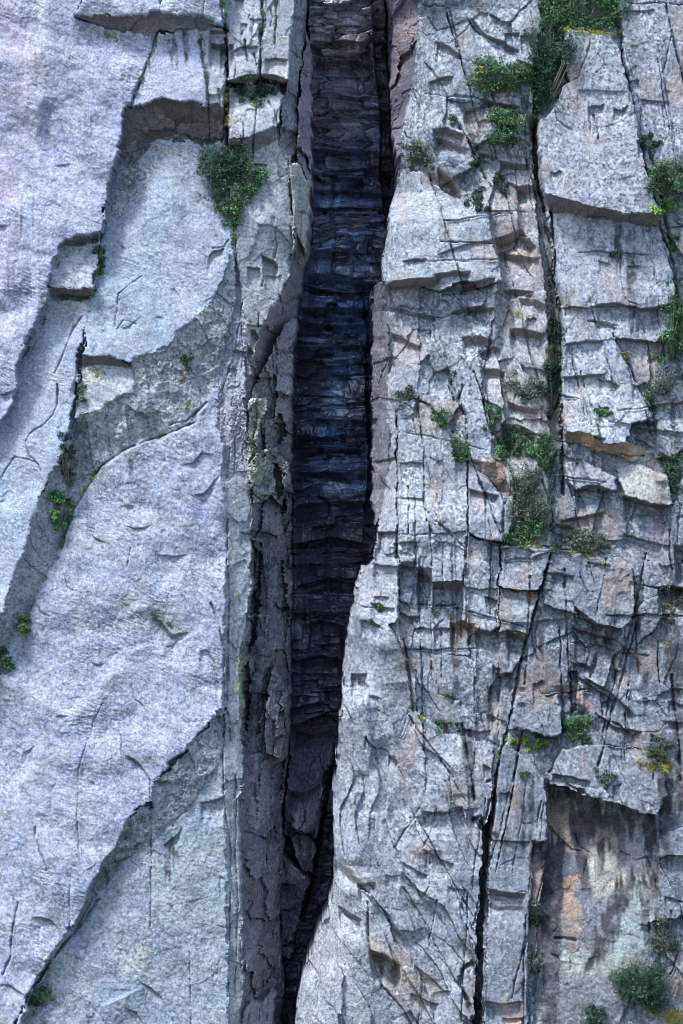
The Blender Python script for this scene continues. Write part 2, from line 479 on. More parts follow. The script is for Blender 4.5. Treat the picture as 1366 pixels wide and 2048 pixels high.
# top of the left half
R('M1', [(322, 71, 58), (406, 66, 58), (403, 88), (408, 121), (415, 165), (419, 216, 68), (384, 212), (348, 209, 68), (322, 207), (304, 209), (289, 216), (264, 222, 62), (278, 187), (293, 146), (306, 106), (318, 75)], 'slab', (.38, .38, .46), .12)
R('M1b', [(406, 51, 60), (454, 68, 58), (452, 95), (456, 165, 60), (449, 222, 66), (419, 217), (415, 165), (408, 121), (403, 88)], 'block', (.34, .345, .38), .4)
R('LT', [(176, -70, 96), (165, 22, 96), (154, 45, 90), (168, 44), (205, 42), (234, 46), (271, 40, 92), (300, 38), (322, 38), (344, 35), (366, 42, 92), (410, 41), (412, 51), (435, 55), (455, 60, 80), (456, -70, 90)], 'smooth', (.39, .42, .49), .2)
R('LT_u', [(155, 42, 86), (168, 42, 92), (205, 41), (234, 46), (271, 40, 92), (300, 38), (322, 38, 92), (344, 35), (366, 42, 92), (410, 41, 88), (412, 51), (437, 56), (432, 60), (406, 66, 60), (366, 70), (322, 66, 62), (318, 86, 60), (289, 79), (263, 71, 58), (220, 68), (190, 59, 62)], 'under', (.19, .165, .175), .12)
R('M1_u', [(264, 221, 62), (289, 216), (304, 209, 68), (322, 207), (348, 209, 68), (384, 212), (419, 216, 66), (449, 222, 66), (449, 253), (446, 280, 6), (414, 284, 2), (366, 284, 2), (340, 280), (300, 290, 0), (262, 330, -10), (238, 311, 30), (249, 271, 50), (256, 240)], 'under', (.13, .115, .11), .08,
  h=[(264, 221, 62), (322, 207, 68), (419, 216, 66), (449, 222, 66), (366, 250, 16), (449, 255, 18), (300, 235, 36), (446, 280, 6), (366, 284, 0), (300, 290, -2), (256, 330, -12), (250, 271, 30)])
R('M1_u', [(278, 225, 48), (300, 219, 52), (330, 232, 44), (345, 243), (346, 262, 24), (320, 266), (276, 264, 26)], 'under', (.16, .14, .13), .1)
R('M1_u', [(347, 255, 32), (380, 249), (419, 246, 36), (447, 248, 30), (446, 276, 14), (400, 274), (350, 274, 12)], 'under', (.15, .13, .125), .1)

# ribs and blocks along the left lip
R('E1', [(470, 440, 30), (500, 500), (510, 700, 4), (505, 950, 0), (445, 955, 16), (448, 890), (436, 853, 8), (432, 798), (439, 743, 4), (457, 670), (472, 604, 8), (470, 520)], 'vert', PUR, .35,
  h=[(470, 440, 26), (500, 500, 14), (472, 604, 6), (500, 700, 2), (445, 800, 4), (475, 800, 16), (500, 900, -4), (448, 950, 16)])
R('E2', [(448, 945, 16), (505, 945, -10), (506, 1300), (490, 1310, -14), (490, 2120, -14), (458, 2120, 18), (455, 1700, 16), (446, 1620), (449, 1425, 22), (448, 1250, 18), (456, 1120), (452, 1050, 16)], 'block', (.30, .31, .325), .55)
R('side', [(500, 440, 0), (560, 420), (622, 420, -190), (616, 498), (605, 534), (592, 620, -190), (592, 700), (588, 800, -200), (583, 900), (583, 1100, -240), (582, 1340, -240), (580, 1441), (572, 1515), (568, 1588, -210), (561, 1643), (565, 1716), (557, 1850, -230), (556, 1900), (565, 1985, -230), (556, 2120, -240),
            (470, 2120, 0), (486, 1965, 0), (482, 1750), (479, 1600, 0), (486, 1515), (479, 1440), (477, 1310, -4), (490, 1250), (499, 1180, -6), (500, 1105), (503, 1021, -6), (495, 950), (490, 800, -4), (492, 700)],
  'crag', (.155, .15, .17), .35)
R('C1', [(456, -70, 66), (527, -70, 66), (524, 60), (521, 160, 66), (500, 172), (456, 166, 66), (454, 80)], 'block', (.37, .38, .41), .5, h=66)
R('C2', [(527, -70, 60), (592, -70, 56), (590, 0), (586, 50), (581, 110, 54), (577, 168), (546, 165), (521, 160, 60)], 'block', (.38, .39, .42), .5)
R('C2', [(592, -70, 54), (612, -70, -60), (609, 37, -60), (601, 128), (594, 183, -40), (596, 256, -50), (592, 330, -30), (574, 330, 26), (560, 290, 30), (566, 194, 40), (577, 168, 46), (581, 110), (586, 50, 54)], 'crag', (.25, .24, .27), .5)
R('C3', [(458, 179, 46), (484, 170), (546, 170, 44), (566, 194), (561, 234, 44), (555, 262), (510, 275, 52), (459, 288, 54)], 'block', (.40, .405, .42), .55)
R('P0', [(459, 296, 16), (552, 270, 16), (565, 300), (577, 322, 20), (585, 420), (600, 500, -20), (588, 470, 0), (585, 540), (561, 585, 0), (528, 651, -4), (510, 692), (505, 745, -6), (494, 760), (490, 660, 0), (480, 560), (468, 500, 24), (456, 430)], 'block', (.29, .30, .315), .6,
  h=[(459, 296, 14), (552, 280, 18), (577, 322, 18), (590, 420, -4), (600, 500, -24), (561, 585, -4), (510, 692, -10), (490, 660, 6), (468, 500, 28), (456, 430, 24), (530, 450, 24)])
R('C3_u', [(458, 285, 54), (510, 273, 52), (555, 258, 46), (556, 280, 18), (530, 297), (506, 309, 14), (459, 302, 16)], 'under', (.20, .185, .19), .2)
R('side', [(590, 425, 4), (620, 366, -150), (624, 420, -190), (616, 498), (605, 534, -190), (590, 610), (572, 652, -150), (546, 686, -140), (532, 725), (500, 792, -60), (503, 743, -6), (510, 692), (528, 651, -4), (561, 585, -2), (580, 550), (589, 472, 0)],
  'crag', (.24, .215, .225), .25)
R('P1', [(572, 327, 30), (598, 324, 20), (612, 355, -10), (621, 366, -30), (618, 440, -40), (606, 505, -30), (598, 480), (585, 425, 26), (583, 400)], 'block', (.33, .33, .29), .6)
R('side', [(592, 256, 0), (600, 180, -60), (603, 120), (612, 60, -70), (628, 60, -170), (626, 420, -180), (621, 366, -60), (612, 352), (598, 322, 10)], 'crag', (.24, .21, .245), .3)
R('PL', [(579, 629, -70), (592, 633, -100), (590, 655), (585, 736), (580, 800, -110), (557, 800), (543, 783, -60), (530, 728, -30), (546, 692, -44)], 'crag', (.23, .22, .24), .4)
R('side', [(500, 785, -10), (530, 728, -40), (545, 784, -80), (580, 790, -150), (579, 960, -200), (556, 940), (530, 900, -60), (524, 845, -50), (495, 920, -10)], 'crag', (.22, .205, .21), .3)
R('PB', [(497, 798, 8), (534, 794, -6), (535, 816), (524, 845, -14), (513, 889), (495, 930, 4)], 'crag', (.26, .25, .21), .7)
R('PC', [(500, 960, 6), (513, 910), (528, 897, -10), (554, 891, -24), (561, 911), (578, 925, -50), (580, 960), (560, 1010, -50), (540, 990), (510, 1010, 6)], 'crag', (.23, .23, .22), .6)
R('PB', [(494, 935, 6), (516, 905, -4), (530, 935, -12), (520, 965), (508, 985, 0)], 'crag', (.29, .29, .22), .6)
R('PD', [(534, 1383, -70), (543, 1345), (550, 1337, -90), (560, 1365), (572, 1385, -120), (572, 1430), (563, 1460), (568, 1480, -120), (560, 1525), (530, 1510, -60), (527, 1460, -60)], 'crag', (.18, .17, .18), .35)

# ---------------------------------------------------------------- the chasm
R('back', [(609, -70, -250), (776, -70, -250), (772, 20), (792, 250, -400), (800, 370), (784, 480, -380), (772, 560), (760, 650, -420), (762, 760), (768, 1000, -350), (760, 1130), (730, 1200), (700, 1330, -350), (695, 1500, -350), (690, 1700), (670, 1850, -420), (630, 2120, -400),
            (552, 2120, -380), (565, 1985), (555, 1860, -380), (565, 1716), (561, 1643), (568, 1560, -380), (579, 1441), (579, 1100, -420), (582, 800, -420), (588, 660), (596, 610), (606, 534), (616, 495, -350), (624, 420), (622, 260), (622, 150, -250)],
  'strata', DRK, .05, wet=.35)
R('side2', [(772, -70), (850, -70), (838, 0), (833, 91), (823, 165), (808, 238), (802, 300), (800, 345), (797, 372), (793, 270), (785, 205), (781, 75)], 'crag', (.18, .165, .215), .2,
  h=[(772, -70, -220), (840, 0, -14), (781, 75, -230), (833, 91, -14), (812, 100, -130), (785, 205, -250), (823, 165, -16), (797, 372, -250), (804, 300, -20)])
# stones in the lower chasm
R('CS', [(579, 1474, -320), (606, 1462), (634, 1452, -250), (660, 1452), (676, 1463, -280), (673, 1515), (651, 1588, -290), (636, 1687), (623, 1716), (620, 1767, -260), (600, 1740), (565, 1690, -200), (568, 1606, -210)], 'crag', (.11, .115, .15), .15,
  h=[(579, 1474, -390), (640, 1455, -410), (620, 1560, -330), (672, 1500, -390), (640, 1650, -320), (600, 1650, -270), (565, 1690, -280), (620, 1767, -330)])
R('CW', [(577, 1704, -260), (590, 1692), (623, 1701, -270), (631, 1716), (622, 1770, -300), (605, 1768), (588, 1730, -250)], 'crag', (.10, .105, .135), .1)
R('CL', [(563, 1734, -290), (590, 1760), (605, 1775, -280), (618, 1784), (598, 1850, -320), (578, 1950), (560, 1950, -320), (556, 1850)], 'crag', (.105, .11, .14), .15)
R('CR', [(487, 2030, -20), (500, 2008), (520, 2016, -60), (540, 1994, -90), (548, 2004), (546, 2050, -110), (552, 2120, -110), (470, 2120, -10)], 'block', (.24, .23, .25), .4)

# ---------------------------------------------------------------- right half, back to front
R('RE', [(838, -70, -16), (1080, -70, 10), (1085, 48), (1064, 165, 10), (1066, 330, 0), (1000, 340), (945, 330, 12), (880, 370), (845, 342, 20), (800, 350, -14), (802, 295), (808, 238), (823, 165, -14), (832, 91), (838, 0)], 'jointed', GRL, .85,
  h=[(838, -70, -20), (823, 165, -20), (800, 345, -20), (862, 0, 20), (858, 160, 22), (842, 250, 20), (900, 340, 26), (960, 100, 34), (1066, 0, 16), (1060, 330, 0)])
R('RG', [(945, 300, 8), (1000, 260), (1066, 290, 4), (1080, 500, 0), (1094, 600), (1097, 820, 0), (1104, 900), (1100, 1090, 4), (1030, 1090), (1010, 960, 6), (985, 880), (965, 740, 12), (1000, 560), (985, 480), (960, 415)], 'jointed', (.29, .285, .295), .65, h=4)
R('RF', [(800, 345, -10), (820, 338), (845, 340, 26), (880, 370), (905, 393), (935, 400, 26), (960, 415), (975, 440), (985, 480, 26), (1000, 530), (1004, 565, 30), (960, 574), (930, 562), (880, 582), (840, 572), (775, 578, -4), (763, 570, -30), (768, 500), (772, 476, -30), (783, 403)], 'plate', (0.275, 0.298, 0.349), .75,
  h=[(800, 345, -10), (783, 403, -24), (768, 500, -26), (763, 570, -26), (845, 340, 24), (830, 460, 34), (935, 400, 24), (985, 480, 28), (880, 575, 50), (1000, 560, 36), (790, 575, 18)])
R('RH1', [(763, 566, -40), (776, 572, 6), (840, 572, 20), (845, 700), (840, 790, 16), (832, 800), (800, 800, 16), (797, 900), (796, 1180, 16), (750, 1215), (712, 1220, 0), (720, 1140), (748, 1120, -20), (759, 1024, -24), (757, 900), (754, 780, -30), (754, 699), (749, 660, -40)], 'block', (0.258, 0.263, 0.296), .6,
  h=[(763, 566, -34), (752, 680, -44), (754, 780, -40), (758, 1000, -36), (782, 600, 4), (782, 780, 0), (785, 1000, 14), (840, 600, 18), (838, 780, 18), (740, 1130, -8), (790, 1180, 20), (714, 1215, 4)])
R('RH1', [(763, 560), (774, 572), (774, 640), (780, 700), (774, 800), (780, 880), (776, 960), (768, 1000), (760, 1024), (750, 1060), (745, 1000), (745, 570)], 'block', (.125, .12, .14), .3,  # side face: less lichen, and shade put into its darker colour
  h=[(763, 566, -40), (752, 680, -46), (754, 780, -44), (758, 1000, -40), (782, 600, 0), (784, 780, -4), (785, 960, 8)])
R('RI1', [(840, 572, 14), (900, 590), (1000, 565, 14), (968, 740), (985, 880, 16), (1030, 960), (1026, 1030, 16), (1005, 1085), (934, 1065, 20), (933, 925), (905, 880, 18), (862, 815), (838, 800, 14)], 'jointed', GRL, .9, h=14)
R('RH2', [(795, 808, 22), (835, 800, 22), (862, 815), (905, 880, 24), (934, 925), (935, 1065, 24), (925, 1160), (863, 1165, 26), (848, 1140), (797, 1130, 24)], 'block', (0.258, 0.276, 0.315), .85)
R('RI0', [(938, 680, 20), (962, 710), (968, 800, 26), (975, 850), (1005, 905, 30), (1024, 950, 26), (1026, 990), (1000, 975), (955, 925, 34), (936, 915), (930, 830, 28), (900, 760), (890, 690)], 'plate', (0.267, 0.280, 0.325), .95)
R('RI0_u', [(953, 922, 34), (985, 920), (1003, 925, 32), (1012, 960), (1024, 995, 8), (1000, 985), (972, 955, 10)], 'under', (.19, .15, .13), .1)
R('RI2', [(936, 925, 26), (975, 955), (1015, 1010, 22), (1026, 1035), (1008, 1085, 26), (975, 1080), (936, 1068, 30)], 'plate', (0.258, 0.267, 0.320), .6)
R('RI3', [(1003, 1090, 24), (1085, 1092, 20), (1104, 1100), (1086, 1164, 24), (1078, 1180, 30), (998, 1176, 32)], 'plate', (0.249, 0.276, 0.325), .85)
R('RI4', [(930, 1070, 24), (1000, 1088, 24), (996, 1250, 30), (985, 1262), (950, 1258, 28), (924, 1240, 26), (926, 1160)], 'plate', (0.258, 0.276, 0.325), .85)
R('RI5', [(999, 1178, 18), (1076, 1182, 16), (1056, 1270, 20), (1040, 1262), (1016, 1258, 26), (997, 1262)], 'plate', (0.241, 0.267, 0.320), .75)
R('face', [(1058, 240, -24), (1070, 220, -30), (1078, 290), (1074, 330), (1088, 400), (1106, 470, -44), (1110, 550), (1120, 610), (1123, 650, -34), (1120, 740), (1122, 900, -26), (1126, 985, -10), (1112, 1040, 4), (1100, 960, -10), (1100, 900), (1097, 820), (1099, 700, -24), (1093, 600), (1082, 500), (1072, 420, -24), (1068, 340)], 'block', (.21, .215, .235), .6)
R('RD', [(1228, -70, 26), (1440, -70, 26), (1440, 420, 30), (1366, 400), (1320, 330), (1320, 460, 24), (1305, 380), (1290, 330), (1275, 290, 24), (1265, 210), (1245, 130), (1240, 60)], 'plate', (0.249, 0.263, 0.330), .85)
R('RB1', [(1104, 412, 6), (1160, 424), (1220, 437), (1322, 453, 8), (1334, 500), (1345, 560), (1351, 606, 26), (1330, 612), (1296, 621), (1260, 614), (1190, 614, 30), (1122, 620, 28), (1110, 550), (1108, 470)], 'plate', (0.267, 0.289, 0.344), .7)
R('RB2', [(1122, 618, 18), (1190, 613), (1260, 614), (1296, 621), (1350, 607, 14), (1342, 680, 20), (1300, 684), (1230, 680), (1130, 690, 24)], 'plate', (0.267, 0.285, 0.339), .8)
R('RB3', [(1130, 688, 22), (1203, 682), (1230, 679), (1260, 735, 22), (1280, 775, 24), (1236, 766), (1181, 756), (1122, 758, 28)], 'plate', (0.284, 0.303, 0.359), .95)
R('RC', [(1230, 680, 10), (1296, 680, 8), (1300, 760), (1305, 835, 8), (1290, 801), (1272, 770, 12)], 'plate', (0.241, 0.249, 0.291), .7)
R('RB4', [(1124, 757, 24), (1181, 754), (1236, 765), (1272, 772, 24), (1291, 801), (1305, 833, 40), (1290, 843), (1259, 847, 46), (1254, 875), (1247, 887, 54), (1217, 890), (1195, 878), (1170, 865, 52), (1128, 864, 50), (1122, 812)], 'plate', (0.284, 0.303, 0.349), .95)
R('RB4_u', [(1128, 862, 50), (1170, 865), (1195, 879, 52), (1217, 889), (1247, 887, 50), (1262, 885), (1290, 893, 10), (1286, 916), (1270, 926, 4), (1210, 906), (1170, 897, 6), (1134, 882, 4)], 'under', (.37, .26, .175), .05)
R('RL', [(1130, 930, 10), (1170, 920), (1232, 953, 16), (1234, 982, 18), (1195, 980), (1155, 980, 20), (1135, 968)], 'jdiag', (0.249, 0.258, 0.310), .6)
R('RK', [(1232, 937, 14), (1258, 929), (1287, 933, 24), (1331, 951), (1342, 981, 30), (1345, 1010, 16), (1320, 1012, 32), (1287, 1003), (1250, 992, 34)], 'plate', (.37, .365, .33), .6)
R('RJ', [(1100, 1108, 8), (1137, 1105), (1190, 1112, 10), (1232, 1132), (1268, 1140, 10), (1266, 1229), (1243, 1257, 30), (1188, 1248), (1150, 1228, 28), (1085, 1205, 16)], 'flank', (0.189, 0.209, 0.242), .55)
R('RN', [(1040, 1383, 8), (1119, 1385, 8), (1123, 1465), (1100, 1475, 30), (1086, 1471), (1071, 1462), (1016, 1458, 22), (1030, 1416)], 'flank', (0.198, 0.218, 0.252), .5)
R('RQ', [(1122, 1498, 20), (1200, 1488), (1269, 1496, 16), (1327, 1535), (1333, 1590, 30), (1310, 1630), (1265, 1618, 46), (1240, 1604), (1217, 1603), (1159, 1585, 46), (1130, 1574), (1098, 1571, 30), (1100, 1550)], 'jdiag', (0.232, 0.254, 0.291), .8)
R('CV', [(1096, 1571, 20), (1130, 1573), (1159, 1584, 44), (1217, 1603), (1265, 1617, 44), (1312, 1630, 20), (1320, 1760, -10), (1290, 1900, 4), (1200, 2120), (1060, 2120, 4), (1075, 1850), (1096, 1690, -10)], 'cave', (.225, .23, .25), .5,
  h=[(1100, 1575, -62), (1200, 1604, -56), (1300, 1630, -30), (1110, 1700, -50), (1200, 1700, -36), (1310, 1760, -8), (1290, 1900, 2), (1200, 2120, 0), (1080, 1850, -20), (1080, 2100, -10)])
R('RP', [(1001, 1489, 16), (1023, 1496), (1060, 1520), (1090, 1555, 16), (1094, 1680, 20), (1066, 1690), (1058, 1850, 16), (1052, 2120, 16), (962, 2120, 20), (975, 1850), (985, 1640, 18)], 'plate', (0.249, 0.271, 0.315), .6)
R('RS', [(702, 1230, 0), (745, 1216), (800, 1250), (830, 1420, 16), (900, 1470), (960, 1480, 10), (985, 1490), (980, 1650, 10), (960, 1850), (945, 2120, 10), (640, 2120), (668, 1780, 0), (667, 1600, -30), (684, 1370, -30), (694, 1280)], 'jdiag', (0.258, 0.271, 0.315), .75,
  h=[(700, 1240, -14), (684, 1370, -34), (666, 1600, -40), (662, 1750, -40), (720, 1400, 26), (705, 1600, 24), (700, 1720, 24), (780, 1300, 20), (830, 1420, 14), (900, 1470, 10), (980, 1520, 12), (800, 1650, 14), (960, 1850, 10), (945, 2120, 6), (700, 2100, 20)])
R('RU', [(691, 1290, -30), (697, 1245), (708, 1190, -20), (722, 1135), (740, 1128, -4), (760, 1150), (796, 1180, 26), (798, 1240, 22), (780, 1250), (800, 1290), (830, 1350, 14), (834, 1420, 10), (800, 1480), (760, 1400, 24), (720, 1380, 20), (686, 1370, -34)], 'plate', (0.267, 0.271, 0.310), .75,
  h=[(691, 1290, -36), (708, 1190, -26), (686, 1370, -38), (740, 1130, 4), (720, 1230, 26), (760, 1290, 44), (796, 1200, 26), (834, 1420, 10), (740, 1400, 30), (820, 1340, 22)])
R('RT', [(666, 1775, -30), (676, 1740, 10), (700, 1762), (740, 1785, 26), (770, 1830), (790, 1880, 22), (830, 1930), (860, 2000, 16), (890, 2120, 10), (580, 2120, -30), (592, 2040, -40), (599, 1985), (610, 1945, -40), (640, 1862), (656, 1830, -40)], 'jdiag', (0.284, 0.289, 0.315), .75,
  h=[(666, 1775, -30), (640, 1862, -44), (610, 1945, -44), (592, 2048, -44), (690, 1780, 30), (680, 1880, 34), (650, 1960, 30), (640, 2060, 30), (770, 1830, 24), (760, 1960, 34), (860, 2000, 14), (880, 2120, 10)])
R('RA', [(1130, 66, 56), (1170, 66), (1177, 73), (1217, 75, 54), (1232, 99), (1243, 132), (1254, 172, 56), (1263, 209), (1272, 256), (1276, 293), (1291, 351), (1305, 403, 62), (1315, 434, 66), (1280, 430), (1250, 432, 68), (1195, 421), (1137, 403, 68), (1086, 393, 62), (1078, 348), (1075, 293), (1076, 253, 58), (1100, 227), (1119, 205), (1122, 176, 54), (1135, 167), (1135, 128), (1122, 102)], 'plate', (0.292, 0.307, 0.359), .95)
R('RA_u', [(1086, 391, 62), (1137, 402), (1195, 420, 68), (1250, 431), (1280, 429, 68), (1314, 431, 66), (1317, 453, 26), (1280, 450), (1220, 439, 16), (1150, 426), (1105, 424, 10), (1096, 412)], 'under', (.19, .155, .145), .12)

# ---------------------------------------------------------------- relief on the faces
def soften(a, n):
    for _ in range(n):
        a = (a + np.roll(a, 1, 0) + np.roll(a, -1, 0) + np.roll(a, 1, 1) + np.roll(a, -1, 1)) / 5
    return a


H0 = H.copy()
for k in STY:
    STY[k] = soften(STY[k], 3)
H += STY['big'] * 9 * fbm(X / 170, Y / 190, 3, 51)
_sa = .62 + .25 * fbm(X / 400, Y / 400, 2, 53)          # long shallow swells sweeping down to the right
_q = (-X * np.sin(_sa) + Y * np.cos(_sa)) / 62 + 1.6 * fbm(X / 210, Y / 170, 2, 55)
_q2 = (-X * np.sin(.3) + Y * np.cos(.3)) / 150 + 1.2 * fbm(X / 260, Y / 220, 2, 57)
H += STY['sweep'] * (3.4 * np.abs(np.sin(_q)) * np.clip(.6 + fbm(X / 160, Y / 160, 2, 58), 0, 1.3) + 13 * np.abs(np.sin(_q2 * 1.6)) ** 1.5)
H += STY['med'] * 3.0 * fbm(WX / 38, WY / 46, 4, 61, .55)
H += STY['fine'] * 0.75 * fbm(X / 8, Y / 8, 3, 71, .6)
# slabs: shallow curved flakes running down to the right
ca, sa = math.cos(math.radians(24)), math.sin(math.radians(24))
U = (X * ca + Y * sa) + 10 * fbm(X / 120, Y / 120, 2, 81)
V = (-X * sa + Y * ca) + 26 * fbm(X / 330, Y / 330, 2, 83) + 2.0 * n1x
sc = 1 - np.abs(perlin(U / 95, V / 26, 85))
sc2 = 1 - np.abs(perlin(U / 34, V / 9, 87))
_pt = np.clip(.45 + 1.3 * fbm(X / 120, Y / 100, 3, 88), .05, 1.5)
H += STY['scaly'] * (2.2 * sc + _pt * (1.3 * sc2 * np.clip(.7 + .8 * n1x, 0, 1.4) + .9 * fbm(U / 12, V / 3.2, 3, 89, .65)))
fr = (V / 23.0 + 1.6 * fbm(U / 100, V / 60, 2, 91))
H += STY['scaly'] * 1.6 * (fr - np.floor(fr)) * np.clip(perlin(X / 80, Y / 60, 93) - .05, 0, 1)
if STY['fa'].max() > 0:
    VX, VY = LX + 55 * fbm(X / 230, Y / 260, 2, 43), LY + 70 * fbm(X / 260, Y / 240, 2, 45)
    a, fid = fracture(VX, VY, 66, 92, math.radians(-9), 11, 8.0, 15.0, 8.0, 1.5)
    H += STY['fa'] * a
    b, fid2 = fracture(VX + 3 * n1y, VY, 24, 30, math.radians(-6), 23, 1.8, 5.0, 2.6, 1.0)
    H += STY['fb'] * b * np.clip(.55 + 1.3 * fbm(X / 90, Y / 110, 2, 47), 0, 1.7)
    c, fid3 = fracture(VX, VY, 46, 300, math.radians(-26), 37, 6.0, 17.0, 3.0, 1.2)
    H += STY['fc'] * c
    g_, fid6 = fracture(LX + 8 * n1x, LY, 34, 78, math.radians(5), 71, 14.0, 24.0, 14.0, 1.8)
    H += STY['fv'] * g_
vs = fbm(X / 6.5 + 2 * n1x, Y / 130, 3, 101, .6)
H += STY['vert'] * (4.5 * vs + 6 * fbm(X / 26, Y / 240, 2, 105))
# banded beds at the back of the chasm
yb = LY + 4.5 * fbm(X / 75, Y / 200, 3, 111)
rl = random.Random(5)
edges, yy = [], -120.0
while yy < 2200:
    edges.append(yy)
    yy += rl.choice([4, 5, 6, 8, 9, 11, 14, 17, 26, 38])
edges = np.array(edges)
li = np.clip(np.searchsorted(edges, yb) - 1, 0, len(edges) - 2)
th = edges[li + 1] - edges[li]
fy = (yb - edges[li]) / th
lw = 18 + 110 * hash1(li, li, 3)
bi = np.floor((LX + 300 * hash1(li, li, 4)) / lw).astype(np.int32)
lay = (hash1(li, li * 0, 5) - .5) * 13 + (hash1(li, bi, 6) - .5) * 8 + fy * th * (.5 * hash1(li, bi, 7) - .1)
zb = LY + 26 * fbm(X / 500, Y / 55, 2, 113) + 5 * fbm(X / 90, Y / 120, 3, 115) + .05 * (X - 690)
d_, fid4 = fracture(LX, zb, 92, 22, .0, 61, 20.0, 9.0, 18.0, 1.6)
e_, fid5 = fracture(LX, zb, 36, 9, .03, 67, 5.0, 3.5, 7.0, 1.2)
lay = lay * np.clip(.5 + 1.2 * fbm(X / 80, Y / 100, 2, 117), 0, 1.2) + d_ + e_ + 7 * fbm(X / 70, Y / 120, 2, 119)
H += STY['strata'] * lay

